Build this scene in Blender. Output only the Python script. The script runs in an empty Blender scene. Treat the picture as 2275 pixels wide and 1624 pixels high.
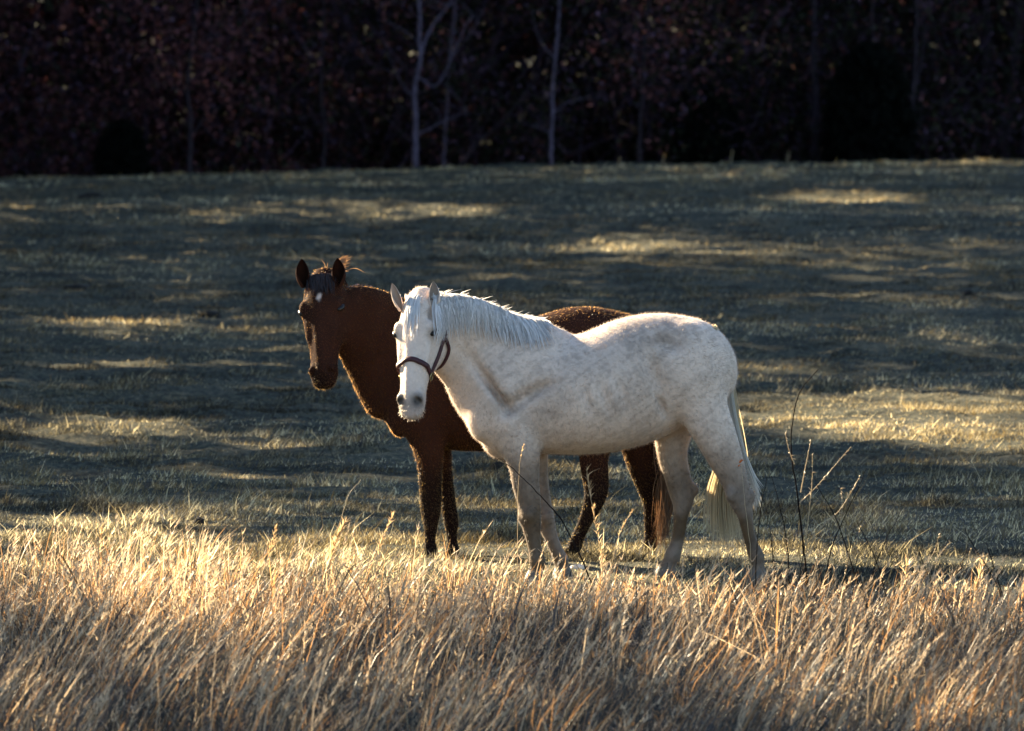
import bpy, math, random
import numpy as np
from mathutils import Vector, Matrix

R = math.radians
rng = np.random.default_rng(11)
random.seed(5)
sc = bpy.context.scene
col = sc.collection

# ------------------------------------------------------------------ camera, sky, sun, exposure
KPX = 16000.0            # focal length in the photograph's pixels (2275 px wide)
CAM = np.array([0.0, 0.0, 3.0])
PITCH = math.atan((812 - 90) / KPX)
cd = bpy.data.cameras.new('camera')
cam = bpy.data.objects.new('camera', cd)
col.objects.link(cam)
cam.location = CAM
cam.rotation_euler = (math.pi / 2 - PITCH, 0, 0)
cd.lens = 36 * KPX / 2275
cd.sensor_width = 36
cd.clip_start = 0.5
cd.clip_end = 3000
cd.dof.use_dof = True
cd.dof.focus_distance = 40.0
cd.dof.aperture_fstop = 6.3
sc.camera = cam

SUN_AZ, SUN_EL = R(47), R(23)      # behind the horses, to the left
S = np.array([-math.sin(SUN_AZ) * math.cos(SUN_EL), math.cos(SUN_AZ) * math.cos(SUN_EL), math.sin(SUN_EL)])
world = bpy.data.worlds.new('World')
sc.world = world
world.use_nodes = True
nt = world.node_tree
nt.nodes.clear()
sky = nt.nodes.new('ShaderNodeTexSky')
sky.sky_type = 'NISHITA'
sky.sun_disc = False
sky.sun_elevation = SUN_EL
sky.sun_rotation = -SUN_AZ
sky.ozone_density = 1.8
sky.dust_density = 0.6
bg = nt.nodes.new('ShaderNodeBackground')
bg.inputs['Strength'].default_value = 0.05
wo = nt.nodes.new('ShaderNodeOutputWorld')
nt.links.new(sky.outputs[0], bg.inputs[0])
nt.links.new(bg.outputs[0], wo.inputs[0])
sl = bpy.data.lights.new('sun', 'SUN')
sl.energy = 5.0
sl.angle = R(0.5)
sl.color = (1.0, 0.81, 0.53)
sun = bpy.data.objects.new('sun', sl)
col.objects.link(sun)
sun.rotation_euler = Vector(S).to_track_quat('Z', 'Y').to_euler()
sun.location = (-60, 80, 60)
sc.view_settings.view_transform = 'Standard'
sc.view_settings.look = 'None'
sc.view_settings.gamma = 1.0
sc.view_settings.use_curve_mapping = False
sc.view_settings.exposure = 2.9
sc.render.engine = 'CYCLES'
sc.cycles.use_denoising = True
sc.cycles.max_bounces = 6
sc.cycles.transparent_max_bounces = 4

# ------------------------------------------------------------------ helpers
CP, SP = math.cos(PITCH), math.sin(PITCH)

def W(u, v, y):
    """point of the place seen at photo pixel (u, v), at distance y"""
    a, b = (u - 1137.5) / KPX, (812 - v) / KPX
    d = np.array([a, CP + b * SP, -SP + b * CP])
    return CAM + d * (y / d[1])

def to_px(P):
    q = P - CAM
    f = q[..., 1] * CP - q[..., 2] * SP
    up = q[..., 1] * SP + q[..., 2] * CP
    return 1137.5 + q[..., 0] / f * KPX, 812 - up / f * KPX

def _hash(ix, iy, seed):
    h = (ix.astype(np.int64) * 374761393 + iy.astype(np.int64) * 668265263 + seed * 2246822519) & 0xffffffff
    h = ((h ^ (h >> 13)) * 1274126177) & 0xffffffff
    h = ((h ^ (h >> 16)) * 2654435761) & 0xffffffff
    return ((h ^ (h >> 15)) & 0xffff) / 65535.0

def noise(x, y, seed=0):
    x, y = np.asarray(x, float), np.asarray(y, float)
    ix, iy = np.floor(x), np.floor(y)
    fx, fy = x - ix, y - iy
    fx, fy = fx * fx * (3 - 2 * fx), fy * fy * (3 - 2 * fy)
    a, b = _hash(ix, iy, seed), _hash(ix + 1, iy, seed)
    c, d = _hash(ix, iy + 1, seed), _hash(ix + 1, iy + 1, seed)
    return (a * (1 - fx) + b * fx) * (1 - fy) + (c * (1 - fx) + d * fx) * fy

def fbm(x, y, seed=0, n=3):
    s, a, t = 0, 1.0, 0
    for i in range(n):
        s = s + a * noise(x * 2 ** i, y * 2 ** i, seed + i)
        t += a
        a *= 0.5
    return s / t

def sstep(a, b, x):
    t = np.clip((np.asarray(x, float) - a) / (b - a), 0, 1)
    return t * t * (3 - 2 * t)

def gz(x, y):
    """height of the pasture"""
    x, y = np.asarray(x, float), np.asarray(y, float)
    far = sstep(75, 168, y)
    near = sstep(44, 60, y)
    z = 0.021 * x * far * (1 - 0.5 * sstep(14, 60, np.abs(x)))
    z = z + 0.22 * (fbm(x / 14, y / 9, 3, 2) - 0.5) * near
    z = z + (0.03 + 0.10 * near) * (fbm(x / 1.5, y / 0.9, 9, 3) - 0.5) + 0.10 * (np.abs(fbm(x / 0.55, y / 0.34, 15, 3) - 0.5) * 2 - 0.3) * sstep(42, 52, y) + 0.03 * (fbm(x / 0.3, y / 0.25, 25, 2) - 0.5)
    z = z + 0.02 * far - 0.35 * sstep(170, 177, y) + 0.055 * np.maximum(y - 190, 0) * (1 - 0.6 * sstep(260, 600, y))
    return z

def mesh_from(name, V, F, mat, parent=None, loc=None, colr=None, smooth=False):
    """V (n,3); F (m,k) array, all polygons of k corners"""
    V = np.asarray(V, np.float32)
    F = np.asarray(F, np.int32)
    if loc is not None:
        V = V - np.asarray(loc, np.float32)
    me = bpy.data.meshes.new(name)
    me.vertices.add(len(V))
    me.vertices.foreach_set('co', V.ravel())
    k = F.shape[1]
    me.loops.add(F.size)
    me.loops.foreach_set('vertex_index', F.ravel())
    me.polygons.add(len(F))
    me.polygons.foreach_set('loop_start', np.arange(0, F.size, k, dtype=np.int32))
    me.polygons.foreach_set('loop_total', np.full(len(F), k, np.int32))
    if smooth:
        me.polygons.foreach_set('use_smooth', np.ones(len(F), bool))
    me.update(calc_edges=True)
    if colr is not None:
        at = me.color_attributes.new('tint', 'FLOAT_COLOR', 'POINT')
        c = np.ones((len(V), 4), np.float32)
        c[:, :3] = colr
        at.data.foreach_set('color', c.ravel())
    o = bpy.data.objects.new(name, me)
    me.materials.append(mat)
    col.objects.link(o)
    if parent is not None:
        o.parent = parent
    return o

def tag(o, label=None, cat=None, group=None, kind=None):
    if label: o['label'] = label
    if cat: o['category'] = cat
    if group: o['group'] = group
    if kind: o['kind'] = kind
    return o

def empty(name, loc, label, cat, group=None):
    o = bpy.data.objects.new(name, None)
    o.location = tuple(float(c) for c in loc)
    col.objects.link(o)
    return tag(o, label, cat, group)

def mat(name, base=(0.5, 0.5, 0.5), rough=0.8, attr=False, translucent=0.0, noise_amt=0.0, noise_scale=20.0, sheen=0.0, stint=(1, 1, 1), spec=0.3, bump=0.0, tcol=None):
    m = bpy.data.materials.new(name)
    m.use_nodes = True
    n, l = m.node_tree.nodes, m.node_tree.links
    n.clear()
    out = n.new('ShaderNodeOutputMaterial')
    p = n.new('ShaderNodeBsdfPrincipled')
    p.inputs['Roughness'].default_value = rough
    p.inputs['Specular IOR Level'].default_value = spec
    if sheen:
        p.inputs['Sheen Weight'].default_value = sheen
        p.inputs['Sheen Roughness'].default_value = 0.3
        p.inputs['Sheen Tint'].default_value = (*stint, 1)
    if attr:
        a = n.new('ShaderNodeAttribute'); a.attribute_name = 'tint'
        c = a.outputs['Color']
    else:
        r = n.new('ShaderNodeRGB'); r.outputs[0].default_value = (*base, 1)
        c = r.outputs[0]
    if noise_amt:
        tc = n.new('ShaderNodeTexCoord')
        nz = n.new('ShaderNodeTexNoise'); nz.inputs['Scale'].default_value = noise_scale; nz.inputs['Detail'].default_value = 4
        l.new(tc.outputs['Object'], nz.inputs['Vector'])
        mr = n.new('ShaderNodeMapRange')
        mr.inputs['From Min'].default_value = 0.3; mr.inputs['From Max'].default_value = 0.7
        mr.inputs['To Min'].default_value = 1 - noise_amt; mr.inputs['To Max'].default_value = 1 + noise_amt
        l.new(nz.outputs['Fac'], mr.inputs['Value'])
        mx = n.new('ShaderNodeVectorMath'); mx.operation = 'SCALE'
        l.new(c, mx.inputs[0]); l.new(mr.outputs[0], mx.inputs['Scale'])
        c = mx.outputs[0]
        if bump:
            bp = n.new('ShaderNodeBump'); bp.inputs['Strength'].default_value = bump; bp.inputs['Distance'].default_value = 0.01
            l.new(nz.outputs['Fac'], bp.inputs['Height']); l.new(bp.outputs[0], p.inputs['Normal'])
    l.new(c, p.inputs['Base Color'])
    if translucent:
        t = n.new('ShaderNodeBsdfTranslucent')
        if tcol:
            vm = n.new('ShaderNodeVectorMath'); vm.operation = 'MULTIPLY'; vm.inputs[1].default_value = tcol
            l.new(c, vm.inputs[0]); l.new(vm.outputs[0], t.inputs['Color'])
        else:
            l.new(c, t.inputs['Color'])
        ms = n.new('ShaderNodeMixShader'); ms.inputs[0].default_value = translucent
        l.new(p.outputs[0], ms.inputs[1]); l.new(t.outputs[0], ms.inputs[2])
        l.new(ms.outputs[0], out.inputs[0])
    else:
        l.new(p.outputs[0], out.inputs[0])
    return m

def ground_material():
    m = bpy.data.materials.new('pasture_sod')
    m.use_nodes = True
    n, l = m.node_tree.nodes, m.node_tree.links
    p = n['Principled BSDF']
    p.inputs['Roughness'].default_value = 0.95
    p.inputs['Specular IOR Level'].default_value = 0.1
    tc = n.new('ShaderNodeTexCoord')
    fine = n.new('ShaderNodeTexNoise'); fine.inputs['Scale'].default_value = 16; fine.inputs['Detail'].default_value = 6; fine.inputs['Roughness'].default_value = 0.7
    big = n.new('ShaderNodeTexNoise'); big.inputs['Scale'].default_value = 0.6; big.inputs['Detail'].default_value = 5
    for q in (fine, big): l.new(tc.outputs['Object'], q.inputs['Vector'])
    ad = n.new('ShaderNodeMath'); ad.operation = 'MULTIPLY_ADD'; ad.inputs[1].default_value = 0.45
    l.new(big.outputs['Fac'], ad.inputs[0]); l.new(fine.outputs['Fac'], ad.inputs[2])
    r = n.new('ShaderNodeValToRGB')
    r.color_ramp.elements[0].position = 0.52; r.color_ramp.elements[0].color = (0.010, 0.010, 0.008, 1)
    r.color_ramp.elements[1].position = 0.92; r.color_ramp.elements[1].color = (0.17, 0.14, 0.08, 1)
    e = r.color_ramp.elements.new(0.66); e.color = (0.030, 0.034, 0.025, 1)
    e = r.color_ramp.elements.new(0.78); e.color = (0.072, 0.072, 0.052, 1)
    l.new(ad.outputs[0], r.inputs['Fac']); l.new(r.outputs[0], p.inputs['Base Color'])
    bp = n.new('ShaderNodeBump'); bp.inputs['Strength'].default_value = 1.0; bp.inputs['Distance'].default_value = 0.05
    l.new(fine.outputs['Fac'], bp.inputs['Height']); l.new(bp.outputs[0], p.inputs['Normal'])
    return m
M_GROUND = ground_material()
M_GRASS = mat('dry_grass_blade', attr=True, rough=0.45, translucent=0.58, spec=0.5)
M_TURF = mat('short_grass_blade', attr=True, rough=0.7, translucent=0.6, spec=0.25)
M_LEAF = mat('woodland_leaf', attr=True, rough=0.8, translucent=0.25, spec=0.05)
M_BARK = mat('grey_bark', (0.072, 0.058, 0.085), 0.9, noise_amt=0.4, noise_scale=6.0, spec=0.1)
M_DARKBARK = mat('dark_bark', (0.024, 0.018, 0.024), 0.9, noise_amt=0.4, noise_scale=6.0, spec=0.1)
M_STEM = mat('dark_weed_stem', (0.010, 0.007, 0.006), 0.9, noise_amt=0.3, noise_scale=40, spec=0.05)
M_PALESTEM = mat('pale_weed_stem', (0.42, 0.33, 0.2), 0.5, translucent=0.4, spec=0.5)
M_CLOD = mat('dark_clod_soil', (0.012, 0.010, 0.008), 0.95, noise_amt=0.4, noise_scale=30)
M_STONE = mat('pale_stone', (0.55, 0.5, 0.42), 0.7, noise_amt=0.2, noise_scale=30)
M_REDLEAF = mat('orange_dry_leaf', (0.5, 0.14, 0.04), 0.5, translucent=0.5)
M_WHITE = mat('white_coat', attr=True, rough=0.55, noise_amt=0.07, noise_scale=70.0, sheen=0.25, spec=0.3, bump=0.25)
M_WHITEHAIR = mat('white_hair', attr=True, rough=0.45, translucent=0.5, spec=0.4)
M_BAY = mat('bay_coat', attr=True, rough=0.7, noise_amt=0.12, noise_scale=60.0, spec=0.015, bump=0.15, sheen=0.0, stint=(1.0, 0.5, 0.18))
M_BAYHAIR = mat('bay_hair', attr=True, rough=0.4, translucent=0.4, spec=0.5)
M_BAYFUZZ = mat('bay_coat_hair', attr=True, rough=0.4, translucent=0.75, spec=0.3, tcol=(16.0, 19.0, 13.0))
M_EYE = mat('dark_eye', (0.006, 0.004, 0.003), 0.3, spec=0.25)
M_LEATHER = mat('halter_leather', (0.045, 0.012, 0.014), 0.5, noise_amt=0.3, noise_scale=40)
M_BRASS = mat('halter_ring', (0.35, 0.27, 0.12), 0.35)
M_BRASS.node_tree.nodes['Principled BSDF'].inputs['Metallic'].default_value = 1.0

def hermite(P, m):
    """Catmull-Rom resampling of the rows of P, m points per span"""
    P = np.asarray(P, float)
    if len(P) == 2:
        t = np.linspace(0, 1, m + 1)[:, None]
        return P[0] * (1 - t) + P[1] * t
    E = np.vstack([2 * P[0] - P[1], P, 2 * P[-1] - P[-2]])
    out = []
    for i in range(len(P) - 1):
        p0, p1, p2, p3 = E[i], E[i + 1], E[i + 2], E[i + 3]
        for t in np.arange(m) / m:
            out.append(0.5 * (2 * p1 + (p2 - p0) * t + (2 * p0 - 5 * p1 + 4 * p2 - p3) * t * t + (3 * p1 - p0 - 3 * p2 + p3) * t ** 3))
    out.append(P[-1])
    return np.array(out)

def tube_geo(P, r, sides=6):
    """tapered round tube along P: returns V, F (quads)"""
    P = np.asarray(P, float)
    n = len(P)
    r = np.broadcast_to(np.asarray(r, float), (n,))
    T = np.gradient(P, axis=0)
    T /= np.linalg.norm(T, axis=1, keepdims=True) + 1e-9
    ref = np.array([0.31, -0.9, 0.29])
    A = np.cross(T, ref); A /= np.linalg.norm(A, axis=1, keepdims=True) + 1e-9
    B = np.cross(T, A)
    th = np.arange(sides) * 2 * math.pi / sides
    V = P[:, None] + r[:, None, None] * (np.cos(th)[None, :, None] * A[:, None] + np.sin(th)[None, :, None] * B[:, None])
    i = np.arange(n - 1)[:, None] * sides
    j = np.arange(sides)[None]
    k = (j + 1) % sides
    F = np.stack([i + j, i + k, i + sides + k, i + sides + j], -1).reshape(-1, 4)
    return V.reshape(-1, 3), F

def join_geo(parts):
    V, F, o = [], [], 0
    for v, f in parts:
        V.append(v); F.append(f + o); o += len(v)
    return np.vstack(V), np.vstack(F)

def blades(root, h, lean, width, ang, levels=(0.0, 0.55), droop=0.0):
    """grass blades as narrow tapering strips; returns V, F(tris), blade index per vertex, height fraction per vertex"""
    n = len(root)
    side = np.stack([np.cos(ang), np.sin(ang), np.zeros(n)], 1)
    L = list(levels) + [1.0]
    vs, tf = [], []
    for t in L:
        c = root + np.stack([lean[:, 0] * t ** 1.6, lean[:, 1] * t ** 1.6, h * (t - droop * t ** 3)], 1)
        if t < 1:
            w = (width * (1 - 0.55 * t))[:, None] * 0.5
            vs += [c - side * w, c + side * w]; tf += [t, t]
        else:
            vs.append(c); tf.append(t)
    k = len(vs)
    V = np.stack(vs, 1).reshape(-1, 3)
    base = np.arange(n)[:, None] * k
    tri = []
    for s in range(len(levels) - 1):
        a = 2 * s
        tri += [[a, a + 1, a + 3], [a, a + 3, a + 2]]
    a = 2 * (len(levels) - 1)
    tri.append([a, a + 1, a + 2])
    F = (base[:, :, None] + np.array(tri).reshape(1, -1, 3).reshape(1, len(tri) * 3, 1).transpose(0, 2, 1)).reshape(-1, 3)
    return V, F, np.repeat(np.arange(n), k), np.tile(np.array(tf), n)

# ------------------------------------------------------------------ ground: one sheet to the horizon
xs = np.concatenate([-np.geomspace(900, 17, 24), np.arange(-16.5, 16.6, 0.13), np.geomspace(17, 900, 24)])
ys = np.concatenate([np.linspace(-200, 26, 12), np.arange(27, 75, 0.11), np.arange(75, 178, 0.30), np.linspace(179, 260, 50), np.geomspace(265, 1500, 20)])
GX, GY = np.meshgrid(xs, ys)
GV = np.stack([GX, GY, gz(GX, GY)], -1).reshape(-1, 3)
nx = len(xs)
ii, jj = np.meshgrid(np.arange(len(ys) - 1), np.arange(nx - 1), indexing='ij')
a = ii * nx + jj
GF = np.stack([a, a + 1, a + nx + 1, a + nx], -1).reshape(-1, 4)
g = mesh_from('ground', GV, GF, M_GROUND, smooth=True)
tag(g, 'dark rough pasture soil rising to the edge of the woods', kind='structure')

# ------------------------------------------------------------------ sunlit patches that the canopy is cut open for (photo pixels on the ground)
LIT = [  # u, v, half width, half height, share of light
    (1980, 925, 440, 44, 1.0), (2200, 975, 280, 30, 1.0), (1700, 905, 120, 25, 0.7),
    (180, 955, 280, 16, 1.0), (560, 948, 160, 10, 0.5),
    (160, 1160, 420, 46, 0.75), (600, 1150, 240, 24, 0.35), (200, 1085, 300, 10, 0.4),
    (400, 722, 300, 14, 0.65), (560, 740, 160, 12, 0.7), (480, 640, 300, 12, 0.25),
    (800, 466, 400, 20, 0.65), (960, 468, 160, 14, 0.8), (150, 465, 160, 10, 0.4),
    (1880, 440, 170, 12, 0.95), (1620, 408, 130, 9, 0.55), (2180, 462, 140, 8, 0.6), (2180, 362, 200, 7, 0.6),
    (1400, 548, 180, 20, 0.9), (1750, 560, 340, 15, 0.65), (2150, 830, 180, 8, 0.35),
    (1100, 600, 900, 8, 0.25), (1900, 690, 420, 14, 0.3), (1960, 760, 300, 10, 0.25),
    (1900, 1150, 400, 10, 0.2), (1137, 398, 1350, 24, 0.42), (300, 420, 500, 14, 0.4),
    (760, 1340, 440, 190, 1.0), (250, 1290, 380, 100, 0.95), (1300, 1330, 440, 90, 0.85),
    (1900, 1390, 560, 130, 0.85), (300, 1540, 520, 120, 0.6), (1100, 1560, 640, 120, 0.55), (2050, 1560, 450, 130, 0.62), (1137, 1090, 1250, 95, 0.10),
]

def lit_share(P):
    """share of foliage missing on the sun ray through P"""
    zref = 0.15
    G = P - S * ((P[:, 2:3] - zref) / S[2])
    far = G[:, 1] > 45
    G = np.where(far[:, None], P - S * ((P[:, 2:3] - gz(G[:, 0], G[:, 1])[:, None]) / S[2]), G)
    ok = G[:, 1] > 20
    u, v = to_px(np.where(ok[:, None], G, [0, 50, 0]))
    wob = (fbm(G[:, 0] / 3.0, G[:, 1] / 3.0, 40, 3) - 0.5) * 0.75
    p = np.zeros(len(P))
    for (cu, cv, ru, rv, s) in LIT:
        rv = rv + (0.8 * 48000 / (48000 / (cv - 90)) ** 2 if cv < 1180 else 0)   # leaves reach into the gap
        r = np.sqrt(((u - cu) / ru) ** 2 + ((v - cv) / rv) ** 2) + wob
        p = np.maximum(p, s * (1 - sstep(0.75, 1.15, r)))
    near = G[:, 1] < 38.4                              # broken light on the tall grass
    p = np.where(near, p * (0.25 + 0.75 * sstep(0.40, 0.56, fbm(G[:, 0] / 1.1, G[:, 1] / 1.6, 47, 3) + 0.05 * sstep(0.5, -0.5, G[:, 0]))), p)
    p = np.where(ok, p, 0)
    p = np.maximum(p, np.where(ok & (G[:, 1] > 42), 0.34 * sstep(0.57, 0.68, fbm(G[:, 0] / 5.0, G[:, 1] / 6.0, 43, 3)), 0))
    for yy in (39.5, 40.2, 41.2, 42.0):          # the two horses stand in the sun
        Q = P - S * ((P[:, 1:2] - yy) / S[1])
        hit = (Q[:, 0] > -2.1) & (Q[:, 0] < 2.5) & (Q[:, 2] > -0.7) & (Q[:, 2] < 2.6)
        p = np.where(hit, 1.0, p)
    return p

# ------------------------------------------------------------------ woods
def leaf_quads(C, size, colr, rg, elong=1.0):
    n = len(C)
    A = rg.normal(size=(n, 3)); A /= np.linalg.norm(A, axis=1, keepdims=True)
    B = rg.normal(size=(n, 3)); B -= (A * B).sum(1, keepdims=True) * A; B /= np.linalg.norm(B, axis=1, keepdims=True)
    s = (size * rg.uniform(0.6, 1.3, n))[:, None]
    V = np.stack([C - A * s * elong, C - B * s * 0.45 + A * s * 0.1, C + A * s * elong, C + B * s * 0.5 - A * s * 0.15], 1).reshape(-1, 3)
    F = np.arange(4 * n).reshape(n, 4)
    return V, F, np.repeat(colr, 4, 0)

def leaf_colours(n, rg, warm):
    brown = np.array([0.088, 0.034, 0.036]); green = np.array([0.024, 0.026, 0.016]); grey = np.array([0.060, 0.038, 0.062])
    k = rg.uniform(size=n)[:, None]
    w = np.asarray(warm)[:, None] if np.ndim(warm) else warm
    c = np.where(k < w, brown, np.where(k < w + 0.25, grey, green))
    return c * rg.uniform(0.4, 1.4, n)[:, None]

WV, WF, WC, wo_ = [], [], [], 0
def wadd(V, F, C):
    global wo_
    WV.append(V); WF.append(F + wo_); WC.append(C); wo_ += len(V)

# crowns at the field's far end, and an unseen left row added for shade
def crown_points(n, x0, x1, y0, y1, z0, z1, seed):
    rg = np.random.default_rng(seed)
    P = np.stack([rg.uniform(x0, x1, n), rg.uniform(y0, y1, n), z0 + (z1 - z0) * rg.uniform(size=n) ** 0.9], 1)
    top = z1 * (0.72 + 0.45 * fbm(P[:, 0] / 5, P[:, 1] / 5, seed, 2))
    P = P[P[:, 2] < top]
    return P, rg

for (n, b, seed) in ((135000, (-41, -17.5, 44, 190, 2.0, 35), 1), (140000, (-110, 26, 178, 212, 3.5, 35), 2), (70000, (-70, 30, 205, 245, 0.2, 22), 4), (16000, (14.5, 60, 174, 215, 0.2, 22), 3)):
    P, rg = crown_points(n, *b, seed)
    if seed in (1, 2): P = P[rg.uniform(size=len(P)) > lit_share(P)]  # leaves removed so the sun reaches the chosen patches
    wadd(*leaf_quads(P, 0.46, leaf_colours(len(P), rg, 0.5), rg))

# undergrowth and low boughs that face the field: small leaves in sprays
rg = np.random.default_rng(7)
nsp = 12500
SC = np.stack([rg.uniform(-38, 24, nsp), 174.6 + 16 * rg.uniform(size=nsp) ** 1.3, rg.uniform(-0.2, 6.5, nsp)], 1)
SC[:, 2] += gz(SC[:, 0], SC[:, 1])
dens = fbm(SC[:, 0] / 2.2, SC[:, 2] / 1.6 + SC[:, 1] / 6, 17, 3)
SC = SC[dens > 0.36]
per = 26
ctr = np.repeat(SC, per, 0)
P = ctr + rg.normal(size=(len(ctr), 3)) * np.array([0.42, 0.42, 0.26])
warm = np.clip(0.75 - 0.045 * (P[:, 0] + 12), 0.15, 0.8) * (0.3 + 1.0 * np.repeat(rg.uniform(size=len(SC)), per))
keep = P[:, 2] > gz(P[:, 0], P[:, 1]) - 0.1
P, warm = P[keep], warm[keep]
wadd(*leaf_quads(P, 0.075, leaf_colours(len(P), rg, warm) * (0.35 + 1.5 * np.repeat(rg.uniform(size=len(SC)) ** 2, per)[keep])[:, None], rg))
# deep interior: big dark sprays that close the view
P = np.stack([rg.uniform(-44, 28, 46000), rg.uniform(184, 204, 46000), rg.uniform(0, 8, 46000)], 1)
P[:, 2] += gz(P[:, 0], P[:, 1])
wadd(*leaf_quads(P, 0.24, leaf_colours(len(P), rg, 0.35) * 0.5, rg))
# trunks and saplings of the mass
parts = []
for i in range(240):
    if i < 14:
        x, y = rg.uniform(-20, 20), 176 + 14 * rg.uniform()
        r0 = rg.choice([0.02, 0.03, 0.05, 0.08])
    elif i < 140:
        x, y = rg.uniform(-39, -19.5), rg.uniform(50, 190); r0 = 0.2
    else:
        x, y = rg.uniform(-120, 40), rg.uniform(178, 205); r0 = 0.2
    H = rg.uniform(5, 9) if r0 < 0.08 else rg.uniform(14, 24)
    z = float(gz(x, y)) - 0.2
    lx, ly = rg.normal() * 0.05 * H, rg.normal() * 0.04 * H
    Pp = np.array([[x, y, z], [x + lx * 0.3 + rg.normal() * 0.05, y + ly * 0.3, z + H * 0.33], [x + lx * 0.6, y + ly * 0.6, z + H * 0.66], [x + lx, y + ly, z + H]])
    if x < -18 and np.sum(lit_share(hermite(Pp, 6)) > 0.95) >= 1:
        continue  # trunk left out to keep a chosen patch sunlit
    parts.append(tube_geo(Pp, [r0, r0 * 0.8, r0 * 0.55, r0 * 0.2], 5))
V, F = join_geo(parts)
wadd(V, F, np.tile(np.array([[0.030, 0.022, 0.027]]), (len(V), 1)) * np.repeat(rg.uniform(0.5, 1.3, len(parts)), 20)[:, None])
# tangle of bare twigs along the edge
parts = []
for i in range(620):
    x, y = rg.uniform(-22, 22), 174.0 + rg.uniform(0, 5)
    z = float(gz(x, y)) + rg.uniform(-0.2, 3.2)
    q = np.array([x, y, z])
    d = np.array([rg.normal() * 0.55, rg.normal() * 0.4, rg.uniform(0.3, 1.1)])
    ln = rg.uniform(0.7, 2.6)
    bend = rg.normal(size=3) * 0.12 * ln
    parts.append(tube_geo(np.array([q, q + d * ln * 0.35 + bend * 0.5, q + d * ln * 0.7 + bend * 0.8, q + d * ln + bend]), np.array([0.016, 0.012, 0.008, 0.003]) * rg.uniform(0.6, 1.5), 4))
V, F = join_geo(parts)
wadd(V, F, np.tile(np.array([[0.060, 0.040, 0.060]]), (len(V), 1)) * np.repeat(rg.uniform(0.3, 1.3, len(parts)), 16)[:, None])
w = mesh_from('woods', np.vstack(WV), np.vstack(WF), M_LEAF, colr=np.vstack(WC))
tag(w, 'dark mass of trees and undergrowth behind the pasture, with scattered rusty leaves', kind='stuff')

# single trees at the field edge
def edge_tree(name, label, trunk, r0, branches, yd, material, leaves=None, cat='tree', group=None):
    """trunk and branches given as photo pixels (u, v) at distance yd"""
    base = W(trunk[0][0], trunk[0][1], yd)
    base[2] = float(gz(base[0], yd)) - 0.05
    root = empty(name, base, label, cat, group)
    P = np.array([W(u, v, yd + d) for (u, v, d) in [(t + (0,))[:3] for t in trunk]])
    P[0] = base
    up = P[-1] + (P[-1] - P[-2]) / np.linalg.norm(P[-1] - P[-2]) * 7.0     # goes on above the frame
    P = hermite(np.vstack([P, up]), 6)
    n = len(P)
    wob = np.stack([(noise(np.arange(n) * 0.7, np.zeros(n), 5) - 0.5) * 0.05, np.zeros(n), np.zeros(n)], 1)
    wob[0] = 0
    V, F = tube_geo(P + wob, np.linspace(r0, r0 * 0.35, n), 8)
    mesh_from('trunk', V, F, material, root, base, smooth=True)
    for (bp, br) in branches:
        Q = hermite(np.array([W(u, v, yd + 0.15 * d) for (u, v, d) in [(b + (0,))[:3] for b in bp]]), 5)
        k = len(Q)
        Q = Q + np.stack([np.zeros(k), np.linspace(0, rg.normal() * 0.5, k), (noise(np.arange(k) * 0.8, np.full(k, bp[0][0] * 1.0), 6) - 0.5) * 0.05], 1)
        geo = [tube_geo(Q, np.linspace(br, br * 0.3, k), 6)]
        for _ in range(5):                                                 # twigs
            q = Q[rg.integers(2, k)]
            d = np.array([rg.normal() * 0.5, rg.normal() * 0.3, abs(rg.normal()) * 0.4])
            geo.append(tube_geo(np.array([q, q + d * 0.5 + rg.normal(size=3) * 0.04, q + d]), [br * 0.3, br * 0.22, br * 0.1], 4))
        V, F = join_geo(geo)
        mesh_from('branch', V, F, material, root, base, smooth=True)
    if leaves:
        nn, cu, cv, ru, rv, warm, size = leaves
        th = rg.normal(size=(nn, 3)) * 0.5
        C = np.array([W(cu, cv, yd)]) + th * np.array([ru / 94, 0.9, rv / 94])
        V, F, c = leaf_quads(C, size, leaf_colours(nn, rg, warm) * 1.6, rg)
        mesh_from('crown', V, F, M_LEAF, root, base, colr=c)
    return root

edge_tree('bare_tree', 'grey bare tree with forked upward branches, thickest pale trunk at the wood edge',
          [(922, 375), (924, 300), (922, 200), (932, 120), (930, 0)], 0.085,
          [([(932, 125), (958, 60), (1008, 0)], 0.05), ([(930, 170), (970, 190), (1010, 110), (1050, 30)], 0.03), ([(925, 300), (985, 270), (1040, 245)], 0.022), ([(926, 230), (890, 180), (860, 110)], 0.02)],
          173.5, M_BARK)
edge_tree('slender_tree', 'slender grey tree trunk with thin side twigs, standing over the white horse\'s back',
          [(1224, 368), (1226, 300), (1230, 180), (1238, 60), (1242, 0)], 0.055,
          [([(1228, 250), (1270, 225), (1330, 215)], 0.018), ([(1233, 130), (1200, 90), (1180, 30)], 0.02), ([(1226, 300), (1190, 280), (1150, 270)], 0.015)],
          173.0, M_BARK)
edge_tree('leaning_tree', 'pale upright tree top joining a long slanting bough beside the forked bare tree',
          [(985, 372), (990, 290), (1000, 130), (1008, 60), (1012, 0)], 0.045,
          [([(1000, 130), (1040, 80), (1075, 20)], 0.025)], 175.5, M_BARK)
edge_tree('slanting_sapling', 'thin sapling slanting up to the right between the two grey trunks',
          [(1010, 372), (1060, 320), (1120, 265), (1170, 200)], 0.03,
          [([(1120, 265), (1165, 250), (1190, 240)], 0.012)], 174.0, M_DARKBARK)
edge_tree('faint_tree', 'dim thin trunk above the brown horse\'s ears',
          [(716, 378), (722, 300), (714, 200), (716, 80), (718, 0)], 0.045,
          [([(722, 300), (700, 265), (690, 240)], 0.02), ([(715, 180), (760, 120), (800, 60)], 0.02)], 175.0, M_DARKBARK)
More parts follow.
